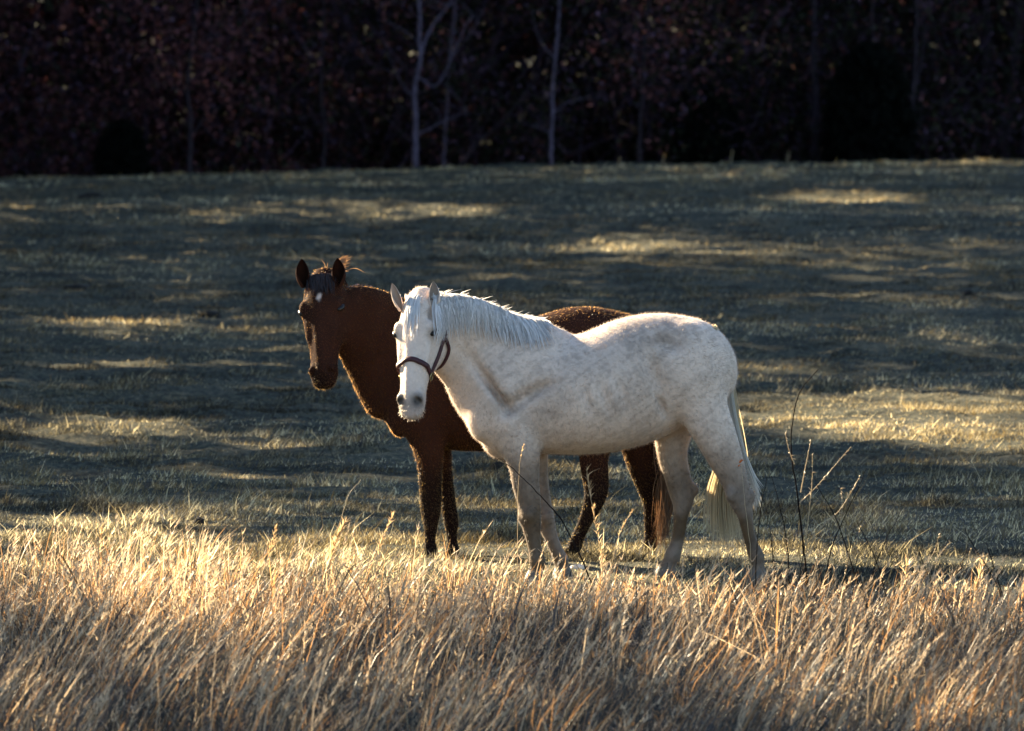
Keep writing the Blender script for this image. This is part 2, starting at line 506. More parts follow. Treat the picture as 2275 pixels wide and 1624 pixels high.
edge_tree('twin_stem_tree', 'dim forked trunk at the dark right end of the woods',
          [(2024, 355), (2026, 280), (2030, 200), (2034, 100), (2036, 0)], 0.07,
          [([(2028, 210), (2050, 130), (2060, 50)], 0.04), ([(2026, 250), (2090, 225), (2150, 190)], 0.02)], 174.5, M_DARKBARK)
edge_tree('straight_tree', 'straight dark trunk left of the black evergreen gap',
          [(1812, 360), (1812, 250), (1808, 120), (1806, 0)], 0.13, [([(1810, 180), (1780, 120), (1740, 80)], 0.03)], 175.5, M_DARKBARK)
edge_tree('oak_tree', 'small oak keeping rusty leaves, left end of the woods',
          [(420, 384), (424, 300), (418, 180), (430, 60), (436, 0)], 0.07,
          [([(424, 300), (470, 250), (520, 220)], 0.03), ([(420, 220), (370, 170), (330, 120)], 0.03), ([(425, 120), (480, 60), (520, 20)], 0.03)],
          174.2, M_DARKBARK, leaves=(1500, 420, 120, 210, 190, 0.9, 0.07))
edge_tree('young_oak', 'young oak with a bright orange tuft of leaves, above the white rump',
          [(1420, 366), (1424, 260), (1432, 120), (1440, 0)], 0.06,
          [([(1426, 250), (1470, 205), (1540, 190)], 0.025), ([(1430, 120), (1400, 70), (1370, 40)], 0.025)],
          174.6, M_DARKBARK, leaves=(1100, 1440, 130, 150, 170, 0.55, 0.07))

def cedar(u, v, wid, hei, yd, label):
    base = W(u, v, yd)
    base[2] = float(gz(base[0], yd)) - 0.05
    root = empty('cedar_tree', base, label, 'tree', 'dark evergreen cedars at the wood edge')
    V, F = tube_geo(np.array([base, base + [0, 0, hei * 0.5], base + [0.05, 0, hei * 0.95]]), [0.09, 0.06, 0.02], 7)
    mesh_from('trunk', V, F, M_DARKBARK, root, base, smooth=True)
    n = 5200
    t = rg.uniform(0.0, 1, n)
    prof = np.sqrt(np.clip(1 - (np.clip(t - 0.25, 0, 1) / 0.75) ** 2, 0, 1)) * (0.8 + 0.2 * np.minimum(t / 0.25, 1))
    th = rg.uniform(0, 2 * math.pi, n)
    rr = wid * prof * (0.72 + 0.34 * rg.uniform(size=n) ** 0.5) * (0.86 + 0.28 * noise(th * 2.2, t * 9, 77))
    C = base + np.stack([np.cos(th) * rr, np.sin(th) * rr, t * hei + 0.03], 1)
    V, F, c = leaf_quads(C, 0.11, np.tile([[0.004, 0.005, 0.004]], (n, 1)) * rg.uniform(0.6, 1.4, n)[:, None], rg, 1.3)
    mesh_from('crown', V, F, M_LEAF, root, base, colr=c)
cedar(272, 386, 0.58, 1.42, 173.0, 'small rounded black cedar at the left end of the wood edge')
cedar(1930, 356, 1.05, 3.0, 173.6, 'broad black cedar on the right, by the straight dark trunk')
cedar(1560, 362, 0.9, 2.2, 176.0, 'low dark cedar behind the rusty young oak')

# ------------------------------------------------------------------ pasture grass (short, cropped, in tussocks)
def grass_tint(n, rg, k):
    """k: 0 dull green, 1 straw"""
    green = np.array([0.034, 0.041, 0.036]); straw = np.array([0.34, 0.235, 0.085]); grey = np.array([0.056, 0.057, 0.060])
    k = np.asarray(k)[:, None]
    c = green * (1 - k) + straw * k
    m = (rg.uniform(size=n) < 0.35)[:, None]
    c = np.where(m, grey, c) * rg.uniform(0.5, 1.35, n)[:, None]
    tip = (rg.uniform(size=n) < 0.20)[:, None]                       # bleached dead blades
    return np.where(tip, np.array([0.42, 0.36, 0.22]), c)

rg = np.random.default_rng(21)
def scatter(n, y0, y1, marg=0.7):
    t = rg.uniform(size=n)
    k = 0.0725
    A = lambda y: k * y * y / 2 + marg * y
    tot = A(y1) - A(y0)
    c = A(y0) + t * tot
    y = (-marg + np.sqrt(marg * marg + 2 * k * c)) / k
    x = rg.uniform(-1, 1, n) * (k * y + marg)
    return x, y

PV, PF, PC, po = [], [], [], 0
for (n, y0, y1, hh, ww, lv) in ((150000, 37.0, 47, 0.034, 0.006, (0.0, 0.5)), (300000, 36.0, 62, 0.031, 0.0065, (0.0,)), (200000, 62, 100, 0.032, 0.010, (0.0,)), (200000, 100, 169, 0.034, 0.018, (0.0,))):
    x, y = scatter(n, y0, y1)
    d = fbm(x / 0.55, y / 0.42, 31, 3)
    keep = rg.uniform(size=n) < sstep(0.30, 0.58, d) + np.where(y < 47, 0.45, 0.2)
    x, y, d = x[keep], y[keep], d[keep]
    m = len(x)
    h = hh * rg.uniform(0.5, 1.5, m) * (0.55 + 1.3 * sstep(0.45, 0.75, d))
    # taller pale fringe along the crest of the field
    h = h * np.where(rg.uniform(size=m) < 0.03, 2.2, 1.0)
    lean = np.stack([rg.normal(0.25, 0.6, m), rg.normal(0, 0.6, m)], 1) * h[:, None]
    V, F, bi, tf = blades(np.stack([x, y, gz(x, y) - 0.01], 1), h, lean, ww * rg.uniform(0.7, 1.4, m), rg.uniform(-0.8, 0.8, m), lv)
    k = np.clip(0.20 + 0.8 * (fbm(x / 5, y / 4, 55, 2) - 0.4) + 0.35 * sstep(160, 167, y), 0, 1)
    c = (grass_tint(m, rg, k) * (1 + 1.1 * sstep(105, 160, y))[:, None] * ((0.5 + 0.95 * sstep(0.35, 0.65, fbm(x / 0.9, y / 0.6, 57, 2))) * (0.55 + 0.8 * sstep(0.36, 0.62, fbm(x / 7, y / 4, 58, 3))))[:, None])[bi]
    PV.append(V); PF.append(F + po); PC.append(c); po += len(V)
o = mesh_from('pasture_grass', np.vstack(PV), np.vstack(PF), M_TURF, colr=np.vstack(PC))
tag(o, 'short cropped pasture grass in dull green and straw, in uneven tussocks', kind='stuff')

# ------------------------------------------------------------------ tall dry grass in front
def edge_at(x):
    return 38.9 + 1.3 * (fbm(x / 0.8, x * 0 + 3, 61, 3) - 0.5) - 0.4 * sstep(0.3, 2.2, x) + 0.2 * sstep(-1.2, -2.6, x)
def dead_lit_at(x, y):  # dead straw share; sunlit clump and shaded front are put into it too
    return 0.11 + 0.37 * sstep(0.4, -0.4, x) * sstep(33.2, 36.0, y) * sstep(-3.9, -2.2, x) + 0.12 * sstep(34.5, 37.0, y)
def lean_at(x, y):
    return 0.05 + 0.5 * (fbm(x / 0.6, y, 91, 2) - 0.5) + 0.22 * sstep(35.5, 32, y) + 0.06 * sstep(0.0, 1.5, x)
def tall_at(x, y):
    t = 0.37 + 0.05 * sstep(-1.0, -2.0, x) + 0.34 * (fbm(x / 0.5, y / 0.7, 81, 2) - 0.5)
    return t * (1 - 0.30 * sstep(36.2, 38.6, y)) * (1 - sstep(-0.9, -0.2, x) * 0.22 * sstep(34.5, 36.5, y)) * (1 - sstep(-0.1, 0.4, x) * 0.34 * sstep(36.0, 37.5, y))
# bunches
nb = 1750
bx, by = rg.uniform(-3.6, 3.6, nb), rg.uniform(28.3, 41.5, nb)
k_ = rg.uniform(size=nb) < (1 - sstep(-1.5, 1.2, by - edge_at(bx))) * (0.35 + 0.8 * sstep(0.40, 0.60, fbm(bx / 0.6, by / 0.8, 71, 3))) + 0.02
bx, by = bx[k_], by[k_]; nb = len(bx)
b_h = tall_at(bx, by) * rg.uniform(0.45, 1.0, nb) * np.where(rg.uniform(size=nb) < 0.13, 1.5, 1.0)
b_d = np.clip(dead_lit_at(bx, by) + rg.normal(0, 0.34, nb), 0.02, 0.85)
b_lx, b_ly = lean_at(bx, by) + rg.normal(0, 0.2, nb), rg.normal(0, 0.15, nb)
cnt = rg.integers(28, 95, nb)
bi = np.repeat(np.arange(nb), cnt)
n1 = len(bi)
off = rg.normal(size=(n1, 2)) * 0.055
x1, y1 = bx[bi] + off[:, 0], by[bi] + off[:, 1]
h1 = b_h[bi] * rg.uniform(0.35, 1.1, n1)
l1 = np.stack([b_lx[bi] + off[:, 0] * 3.5 + rg.normal(0, 0.2, n1), b_ly[bi] + off[:, 1] * 3.5 + rg.normal(0, 0.12, n1)], 1) * h1[:, None]
bent = rg.uniform(size=n1) < 0.14                                    # broken over
l1 = np.where(bent[:, None], l1 * 2.6, l1); h1 = np.where(bent, h1 * 0.6, h1)
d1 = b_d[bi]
# undergrowth between the bunches
n2 = 70000
x2, y2 = rg.uniform(-3.6, 3.6, n2), rg.uniform(28.3, 40.5, n2)
k_ = rg.uniform(size=n2) < 1 - sstep(-0.3, 1.2, y2 - edge_at(x2))
x2, y2 = x2[k_], y2[k_]; n2 = len(x2)
h2 = rg.uniform(0.05, 0.17, n2) * (1 - 0.5 * sstep(36.5, 38.5, y2))
l2 = np.stack([rg.normal(0.15, 0.5, n2), rg.normal(0, 0.5, n2)], 1) * h2[:, None]
d2 = dead_lit_at(x2, y2) * 0.55
# single tall stems
n3 = 3400
x3, y3 = rg.uniform(-3.6, 3.6, n3), rg.uniform(28.3, 40.0, n3)
k_ = rg.uniform(size=n3) < 1 - sstep(-0.2, 0.8, y3 - edge_at(x3))
x3, y3 = x3[k_], y3[k_]; n3 = len(x3)
h3 = np.minimum(tall_at(x3, y3) * rg.uniform(1.0, 1.55, n3), 0.56)
l3 = np.stack([lean_at(x3, y3) * 1.3 + rg.normal(0.06, 0.16, n3), rg.normal(0, 0.15, n3)], 1) * h3[:, None]
d3 = np.full(n3, 0.95)
x, y, h = np.concatenate([x1, x2, x3]), np.concatenate([y1, y2, y3]), np.concatenate([h1, h2, h3])
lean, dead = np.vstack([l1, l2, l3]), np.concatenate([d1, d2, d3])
n = len(x)
broad = rg.uniform(size=n) < 0.12
V, F, bi, tf = blades(np.stack([x, y, gz(x, y) - 0.01], 1), h, lean, 0.0046 * rg.uniform(0.45, 1.6, n) * np.where(broad, 2.2, 1.0), rg.uniform(-1.3, 1.3, n), (0.0, 0.4, 0.75), droop=0.08)
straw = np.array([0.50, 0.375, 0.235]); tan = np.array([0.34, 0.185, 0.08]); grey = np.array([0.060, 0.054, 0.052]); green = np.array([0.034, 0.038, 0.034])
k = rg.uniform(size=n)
c = np.where((k < dead * 0.45)[:, None], straw, np.where((k < dead)[:, None], tan, np.where((k < dead + (1 - dead) * 0.6)[:, None], grey, green)))  # blade tone, partly standing in for sun and shade
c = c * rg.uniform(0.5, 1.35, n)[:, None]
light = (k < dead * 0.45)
PV, PF, PC, po = [V], [F], [c[bi]], len(V)
# feathery seed heads on the taller stems
tall = np.where((h > 0.24) & light & ((rg.uniform(size=n) < 0.25) | (np.arange(n) >= n - n3)))[0]
nf = 12
t = rg.uniform(0.62, 1.0, (len(tall), nf))
rr = np.stack([x, y, gz(x, y) - 0.01], 1)[tall]
pos = rr[:, None] + np.stack([lean[tall, 0:1] * t ** 1.6, lean[tall, 1:2] * t ** 1.6, h[tall, None] * (t - 0.08 * t ** 3)], -1)
pos = pos.reshape(-1, 3)
m = len(pos)
hh = rg.uniform(0.014, 0.042, m)
ll = np.stack([rg.normal(0.5, 0.5, m), rg.normal(0, 0.5, m)], 1) * hh[:, None]
V, F, bi, tf = blades(pos, hh, ll, rg.uniform(0.003, 0.0085, m), rg.uniform(-1.2, 1.2, m), (0.0,))
PV.append(V); PF.append(F + po); PC.append((np.array([0.62, 0.47, 0.31]) * rg.uniform(0.4, 1.25, m)[:, None])[bi]); po += len(V)
# broken leaf bits and chaff caught in the stems, lying every way
m = 60000
x, y = rg.uniform(-3.6, 3.6, m), rg.uniform(28.5, 39.6, m)
k_ = rg.uniform(size=m) < (1 - sstep(-0.8, 0.6, y - edge_at(x))) * (0.3 + 0.9 * sstep(0.42, 0.6, fbm(x / 0.4, y / 0.5, 73, 3)))
x, y = x[k_], y[k_]; m = len(x)
z = gz(x, y) + tall_at(x, y) * rg.uniform(0.15, 0.85, m)
ln = rg.uniform(0.015, 0.05, m)
V, F, bi, tf = blades(np.stack([x, y, z], 1), ln * rg.uniform(-0.5, 1.0, m), rg.normal(0, 0.8, (m, 2)) * ln[:, None], rg.uniform(0.004, 0.011, m), rg.uniform(0, 3.14, m), (0.0, 0.5))
k_ = rg.uniform(size=m)[:, None]
c = np.where(k_ < 0.45, straw, np.where(k_ < 0.65, tan, grey * 0.8)) * rg.uniform(0.5, 1.2, m)[:, None]
PV.append(V); PF.append(F + po); PC.append(c[bi]); po += len(V)
o = mesh_from('tall_grass', np.vstack(PV), np.vstack(PF), M_GRASS, colr=np.vstack(PC))
tag(o, 'tall dry straw-coloured grass with feathery seed heads in front of the horses', kind='stuff')

# ------------------------------------------------------------------ horse modelling: a distance field of muscles, skinned by surface nets
class Vol:
    def __init__(self, lo, hi, h):
        self.lo, self.h = np.array(lo, float), h
        self.n = np.ceil((np.array(hi) - self.lo) / h).astype(int) + 1
        self.D = np.full(self.n, 0.5, np.float32)

    def box(self, lo, hi):
        a = np.clip(np.floor((lo - self.lo) / self.h).astype(int), 0, self.n - 1)
        b = np.clip(np.ceil((hi - self.lo) / self.h).astype(int) + 1, 1, self.n)
        sl = tuple(slice(i, j) for i, j in zip(a, b))
        ax = [self.lo[i] + self.h * np.arange(a[i], b[i]) for i in range(3)]
        G = np.stack(np.meshgrid(*ax, indexing='ij'), -1).astype(np.float32)
        return sl, G

    def merge(self, sl, d, k, cut=False):
        A = self.D[sl]
        if cut:
            h = np.clip(0.5 - 0.5 * (A + d) / k, 0, 1)
            self.D[sl] = A * (1 - h) - d * h + k * h * (1 - h)
        else:
            h = np.clip(0.5 + 0.5 * (A - d) / k, 0, 1)
            self.D[sl] = A * (1 - h) + d * h - k * h * (1 - h)

    def ell(self, c, axes, r, k=0.03, cut=False):
        c, r = np.array(c, float), np.array(r, float)
        axes = np.array(axes, float)
        m = r.max() + k + 0.02
        sl, G = self.box(c - m, c + m)
        q = (G - c.astype(np.float32)) @ axes.T.astype(np.float32)
        k0 = np.sqrt(((q / r) ** 2).sum(-1)) + 1e-6
        k1 = np.sqrt(((q / r ** 2) ** 2).sum(-1)) + 1e-6
        self.merge(sl, k0 * (k0 - 1) / k1, k, cut)

    def tube(self, P, ra, rb, side, k=0.04, sub=4):
        """elliptic tube: ra along `side`, rb across it"""
        Q = hermite(np.column_stack([P, ra, rb]), sub)
        C, A, B = Q[:, :3], np.maximum(Q[:, 3], 0.008), np.maximum(Q[:, 4], 0.008)
        m = max(A.max(), B.max()) + k + 0.03
        sl, G = self.box(C.min(0) - m, C.max(0) + m)
        best = np.full(G.shape[:3], 9.0, np.float32)
        side = np.array(side, float)
        for i in range(len(C) - 1):
            mm = max(A[i], A[i + 1], B[i], B[i + 1]) + k + 0.05
            lo = np.maximum(np.floor((np.minimum(C[i], C[i + 1]) - mm - G[0, 0, 0]) / self.h).astype(int), 0)
            hi = np.ceil((np.maximum(C[i], C[i + 1]) + mm - G[0, 0, 0]) / self.h).astype(int) + 1
            s2 = tuple(slice(a_, b_) for a_, b_ in zip(lo, hi))
            g = G[s2]
            ba = C[i + 1] - C[i]
            L = np.linalg.norm(ba)
            w = ba / L
            u = side - w * (side @ w); u /= np.linalg.norm(u)
            v = np.cross(w, u)
            q = g - C[i].astype(np.float32)
            t = np.clip((q @ w.astype(np.float32)) / L, 0, 1)
            q = q - t[..., None] * ba.astype(np.float32)
            a_, b_ = A[i] + (A[i + 1] - A[i]) * t, B[i] + (B[i + 1] - B[i]) * t
            c_ = np.minimum(a_, b_)
            x, y_, z = q @ u.astype(np.float32), q @ v.astype(np.float32), q @ w.astype(np.float32)
            k0 = np.sqrt((x / a_) ** 2 + (y_ / b_) ** 2 + (z / c_) ** 2) + 1e-6
            k1 = np.sqrt((x / a_ ** 2) ** 2 + (y_ / b_ ** 2) ** 2 + (z / c_ ** 2) ** 2) + 1e-6
            best[s2] = np.minimum(best[s2], k0 * (k0 - 1) / k1)
        self.merge(sl, best, k)

    def blur(self, it=1):
        D = self.D
        for _ in range(it):
            for ax in range(3):
                D = 0.25 * np.roll(D, 1, ax) + 0.5 * D + 0.25 * np.roll(D, -1, ax)
        self.D = D

    def sample(self, P):
        q = (np.asarray(P) - self.lo) / self.h
        i = np.clip(np.floor(q).astype(int), 0, self.n - 2)
        f = np.clip(q - i, 0, 1)
        r = 0
        for dx in (0, 1):
            for dy in (0, 1):
                for dz in (0, 1):
                    w_ = (f[..., 0] if dx else 1 - f[..., 0]) * (f[..., 1] if dy else 1 - f[..., 1]) * (f[..., 2] if dz else 1 - f[..., 2])
                    r = r + w_ * self.D[i[..., 0] + dx, i[..., 1] + dy, i[..., 2] + dz]
        return r

    def grad(self, P):
        e = self.h * 1.2
        P = np.asarray(P, float)
        g_ = np.stack([self.sample(P + [e, 0, 0]) - self.sample(P - [e, 0, 0]), self.sample(P + [0, e, 0]) - self.sample(P - [0, e, 0]), self.sample(P + [0, 0, e]) - self.sample(P - [0, 0, e])], -1)
        return g_ / (np.linalg.norm(g_, axis=-1, keepdims=True) + 1e-9)

    def onto(self, P, off=0.0, it=5):
        P = np.array(P, float)
        for _ in range(it):
            P = P + self.grad(P) * np.clip(off - self.sample(P), -0.03, 0.03)[..., None]
        return P

    def mesh(self):
        D, h = self.D, self.h
        s = D < 0
        c = np.zeros(np.array(D.shape) - 1, np.int8)
        for dx in (0, 1):
            for dy in (0, 1):
                for dz in (0, 1):
                    c += s[dx:D.shape[0] - 1 + dx, dy:D.shape[1] - 1 + dy, dz:D.shape[2] - 1 + dz]
        I = np.argwhere((c > 0) & (c < 8))
        idx = np.full(c.shape, -1, np.int64)
        idx[tuple(I.T)] = np.arange(len(I))
        acc, cnt = np.zeros((len(I), 3)), np.zeros(len(I))
        corners = [(a_, b_, c_) for a_ in (0, 1) for b_ in (0, 1) for c_ in (0, 1)]
        for p in corners:
            for ax in range(3):
                if p[ax]: continue
                q = list(p); q[ax] = 1
                a_, b_ = D[tuple((I + p).T)], D[tuple((I + q).T)]
                m_ = (a_ < 0) != (b_ < 0)
                t = np.where(m_, a_ / np.where(m_, a_ - b_, 1), 0)
                pos_ = np.array(p, float)[None].repeat(len(I), 0); pos_[:, ax] += t
                acc += pos_ * m_[:, None]; cnt += m_
        V = self.lo + h * (I + acc / cnt[:, None])
        F = []
        for ax in range(3):
            o1, o2 = [(1, 2), (2, 0), (0, 1)][ax]
            a_ = [slice(None)] * 3; b_ = [slice(None)] * 3
            a_[ax], b_[ax] = slice(0, -1), slice(1, None)
            E = np.argwhere(s[tuple(a_)] != s[tuple(b_)])
            ok = (E[:, o1] > 0) & (E[:, o2] > 0) & (E[:, o1] < D.shape[o1] - 1) & (E[:, o2] < D.shape[o2] - 1)
            E = E[ok]
            inside = s[tuple(E.T)]
            d1 = np.zeros(3, int); d1[o1] = 1
            d2 = np.zeros(3, int); d2[o2] = 1
            q = np.stack([idx[tuple((E - d1 - d2).T)], idx[tuple((E - d2).T)], idx[tuple(E.T)], idx[tuple((E - d1).T)]], 1)
            q[~inside] = q[~inside][:, ::-1]
            F.append(q)
        F = np.vstack(F)
        return V, F[(F >= 0).all(1)]

def ribbons(strands, widths, face, colr, rg):
    """hair strands (list of (k,3)) as narrow tapering strips"""
    V, F, C, o_ = [], [], [], 0
    for P, w_, c_ in zip(strands, widths, colr):
        k_ = len(P)
        T = np.gradient(P, axis=0)
        sd = np.cross(T, np.asarray(face) + rg.normal(size=3) * 0.35)
        sd /= np.linalg.norm(sd, axis=1, keepdims=True) + 1e-9
        ww_ = (w_ * np.minimum(1, (1 - np.linspace(0, 1, k_)) * 2.2 + 0.08))[:, None] * 0.5
        V.append(np.stack([P - sd * ww_, P + sd * ww_], 1).reshape(-1, 3))
        i_ = np.arange(k_ - 1) * 2
        F.append(np.stack([i_, i_ + 1, i_ + 3, i_ + 2], 1) + o_)
        C.append(np.tile(c_, (2 * k_, 1)))
        o_ += 2 * k_
    return np.vstack(V), np.vstack(F), np.vstack(C)

def band(P, N, w_, th=0.004, closed=False):
    """flat strap following P with outward normals N"""
    P = np.asarray(P)
    if closed:
        T = np.roll(P, -1, 0) - np.roll(P, 1, 0)
    else:
        T = np.gradient(P, axis=0)
    sd = np.cross(T, N); sd /= np.linalg.norm(sd, axis=1, keepdims=True) + 1e-9
    ring = np.stack([P - sd * w_ / 2 - N * th, P + sd * w_ / 2 - N * th, P + sd * w_ * 0.46 + N * th, P - sd * w_ * 0.46 + N * th], 1)
    n_ = len(P)
    V = ring.reshape(-1, 3)
    i_ = np.arange(n_ if closed else n_ - 1)[:, None]
    j_ = np.arange(4)[None]
    nx_ = (i_ + 1) % n_
    F = np.stack([i_ * 4 + j_, nx_ * 4 + j_, nx_ * 4 + (j_ + 1) % 4, i_ * 4 + (j_ + 1) % 4], -1).reshape(-1, 4)
    return V, F

def ear_geo(base, d, front, side, L, wd, sgn):
    """cupped ear: a leaf-shaped shell, open towards `front`"""
    nt_, na = 12, 11
    outer = []
    for lay in (0, 1):
        rows = []
        for i in range(nt_):
            t = i / (nt_ - 1)
            wv = wd * (0.50 + 1.25 * t - 0.75 * t * t) * max(0.0, 1 - t ** 2.3) ** 0.75 if t > 0.0 else wd * 0.50
            curl = 2.9 - 1.7 * t
            cen = base + d * L * t + side * sgn * (0.10 * math.sin(t * 3.0) * wd - 0.16 * wd * t * t)
            for j in range(na):
                a_ = (j / (na - 1) - 0.5) * 2 * curl
                rr_ = wv * (1.0 if lay == 0 else 0.86)
                rows.append(cen + side * math.sin(a_) * rr_ * 0.9 - front * (math.cos(a_) * rr_ * 0.75 - 0.2 * rr_))
        outer.append(np.array(rows))
    V = np.vstack(outer)
    F = []
    o_ = nt_ * na
    for i in range(nt_ - 1):
        for j in range(na - 1):
            q = [i * na + j, i * na + j + 1, (i + 1) * na + j + 1, (i + 1) * na + j]
            F.append(q); F.append([o_ + x_ for x_ in q[::-1]])
        for j in (0, na - 1):
            F.append([i * na + j, (i + 1) * na + j, o_ + (i + 1) * na + j, o_ + i * na + j])
    return V, np.array(F)

HEAD = [  # along the head, front, back, half width, all in head lengths
    (-0.03, 0.00, -0.20, 0.105), (0.07, 0.045, -0.25, 0.146), (0.18, 0.075, -0.29, 0.165), (0.30, 0.080, -0.31, 0.178),
    (0.42, 0.066, -0.31, 0.158), (0.54, 0.055, -0.265, 0.130), (0.66, 0.047, -0.205, 0.111), (0.78, 0.042, -0.168, 0.103),
    (0.89, 0.034, -0.155, 0.106), (0.97, 0.010, -0.140, 0.092)]

class Head:
    def __init__(self, poll, muzzle, f0, wide=1.0):
        self.wide = wide
        self.o = np.array(poll)
        a_ = np.array(muzzle) - self.o
        self.L = np.linalg.norm(a_)
        self.a = a_ / self.L
        f = np.array(f0, float); f -= self.a * (f @ self.a); self.f = f / np.linalg.norm(f)
        self.s = np.cross(self.f, self.a)         # towards camera right
        if self.s[0] < 0: self.s = -self.s
    def p(self, t, f, s):
        return self.o + self.L * (self.a * t + self.f * f + self.s * s * self.wide)

def add_head(vol, H):
    L = H.L
    axes = np.array([H.a, H.f, H.s])
    P = np.array([H.p(t, (fr + bk) / 2, 0) for t, fr, bk, w_ in HEAD])
    vol.tube(P, [w_ * L * H.wide for *_, w_ in HEAD], [(fr - bk) / 2 * L for _, fr, bk, _ in HEAD], H.s, k=0.03, sub=4)
    for sg in (-1, 1):
        vol.ell(H.p(0.40, -0.19, 0.075 * sg), axes, np.array([0.17, 0.125, 0.085]) * L, 0.04)      # jaw
        vol.ell(H.p(0.27, 0.0, 0.138 * sg), axes, np.array([0.07, 0.055, 0.040]) * L, 0.035)        # brow
        vol.ell(H.p(0.47, 0.0, 0.105 * sg), axes, np.array([0.14, 0.018, 0.03]) * L, 0.03)        # facial crest
        vol.ell(H.p(0.315, 0.01, 0.187 * sg), axes, np.array([0.035, 0.022, 0.014]) * L, 0.016, cut=True)
        vol.ell(H.p(0.88, 0.005, 0.080 * sg), axes, np.array([0.055, 0.035, 0.034]) * L, 0.02)    # nostril wing
        vol.ell(H.p(0.905, 0.030, 0.072 * sg), np.array([H.a * 0.9 + H.s * sg * 0.43, H.f, H.s * 0.9 - H.a * sg * 0.43]), np.array([0.046, 0.046, 0.022]) * L, 0.006, cut=True)
        vol.ell(H.p(0.14, 0.0, 0.13 * sg), axes, np.array([0.06, 0.03, 0.025]) * L, 0.03, cut=True) # temple hollow
    vol.ell(H.p(0.62, 0.052, 0), axes, np.array([0.3, 0.014, 0.045]) * L, 0.025)                    # nasal bone
    vol.ell(H.p(0.95, -0.125, 0), axes, np.array([0.055, 0.045, 0.065]) * L, 0.02)                  # chin
    vol.ell(H.p(1.005, -0.08, 0), axes, np.array([0.045, 0.012, 0.09]) * L, 0.012, cut=True)        # mouth

def px_tube(st, Y, dflt=0.0):
    """stations (u, v, half width in px, lateral half width in m, depth) -> points, ra, rb"""
    P, ra, rb = [], [], []
    for (u, v, r, la, dy) in st:
        P.append(W(u, v, Y + dy)); ra.append(la); rb.append(r * (Y + dy) / KPX)
    return np.array(P), ra, rb

def torso(vol, st, Y, k=0.05):
    P, ra, rb = [], [], []
    for (u, top, bot, w_) in st:
        P.append(W(u, (top + bot) / 2, Y)); rb.append((bot - top) / 2 * Y / KPX); ra.append(w_)
    vol.tube(np.array(P), ra, rb, (0, 1, 0), k=k, sub=4)

def leg(vol, st, Y, dy, k=0.05):
    st = [(u, v, r, la, dy * f) for (u, v, r, la, f) in st]
    P, ra, rb = px_tube(st, Y)
    vol.tube(P, ra, rb, (0, 1, 0), k=k, sub=4)

def finish_body(vol, H, root, base, mat_, colour, ears):
    V, F = vol.mesh()
    N = vol.grad(V)
    C = colour(V, N)
    EV, EF, o_ = [V], [F], len(V)
    EC = [C]
    for (b_, d_, fr_, sd_, L_, w_, sg_) in ears:
        v_, f_ = ear_geo(b_, d_, fr_, sd_, L_, w_, sg_)
        EV.append(v_); EF.append(f_ + o_); o_ += len(v_)
        ce = colour(v_, None); ce[len(ce) // 2:] *= 0.45      # dark skin inside the ear
        EC.append(ce)
    o = mesh_from('body', np.vstack(EV), np.vstack(EF), mat_, root, base, colr=np.vstack(EC), smooth=True)
    return o, V, F, N

def fuzz(V, F, N, colour, n_, length, root, base, mat_, comb, rg, tilt=(0.35, 0.9), skip=(0, 0, 0)):
    """short coat hair standing off the skin"""
    tri = F[rg.integers(0, len(F), n_)]
    w_ = rg.dirichlet([1, 1, 1, 1], n_)
    P = (V[tri] * w_[..., None]).sum(1)
    nn = N[tri[:, 0]]
    d = nn * rg.uniform(*tilt, n_)[:, None] + comb + rg.normal(size=(n_, 3)) * 0.18
    d /= np.linalg.norm(d, axis=1, keepdims=True)
    L = (length * rg.uniform(0.5, 1.4, n_) * (0.45 + 0.55 * sstep(0.18, 0.36, np.linalg.norm(P - skip, axis=1))))[:, None]     # the face is shorter-haired
    sd = np.cross(d, nn + rg.normal(size=(n_, 3)) * 0.3); sd /= np.linalg.norm(sd, axis=1, keepdims=True) + 1e-9
    hv = np.stack([P - sd * 0.0009, P + sd * 0.0009, P + d * L], 1).reshape(-1, 3)
    c_ = np.repeat(colour(P, nn), 3, 0)
    o = mesh_from('coat_hair', hv, np.arange(3 * n_).reshape(-1, 3), mat_, root, base, colr=c_)
    o['kind'] = 'stuff'

def eye_geo(c, axes, r):
    n1, n2 = 8, 12
    V, F = [], []
    for i in range(n1 + 1):
        for j in range(n2):
            a_, b_ = math.pi * i / n1, 2 * math.pi * j / n2
            V.append(c + axes[0] * math.cos(b_) * math.sin(a_) * r * 1.25 + axes[1] * math.sin(b_) * math.sin(a_) * r + axes[2] * math.cos(a_) * r * 0.8)
    for i in range(n1):
        for j in range(n2):
            F.append([i * n2 + j, i * n2 + (j + 1) % n2, (i + 1) * n2 + (j + 1) % n2, (i + 1) * n2 + j])
    return np.array(V), np.array(F)

def add_eyes(H, vol, root, base):
    for sg in (-1, 1):
        c = vol.onto(H.p(0.315, 0.012, 0.2 * sg)[None], -0.005)[0]
        e1 = -H.a * 0.6 - H.f * 0.55 + H.s * sg * 0.4; n_ = vol.grad(c[None])[0]; e1 -= n_ * (e1 @ n_); e1 /= np.linalg.norm(e1)
        V, F = eye_geo(c, (e1 * 1.25, np.cross(n_, e1) * 0.8, n_), 0.022)
        mesh_from('eye', V, F, M_EYE, root, base, smooth=True)

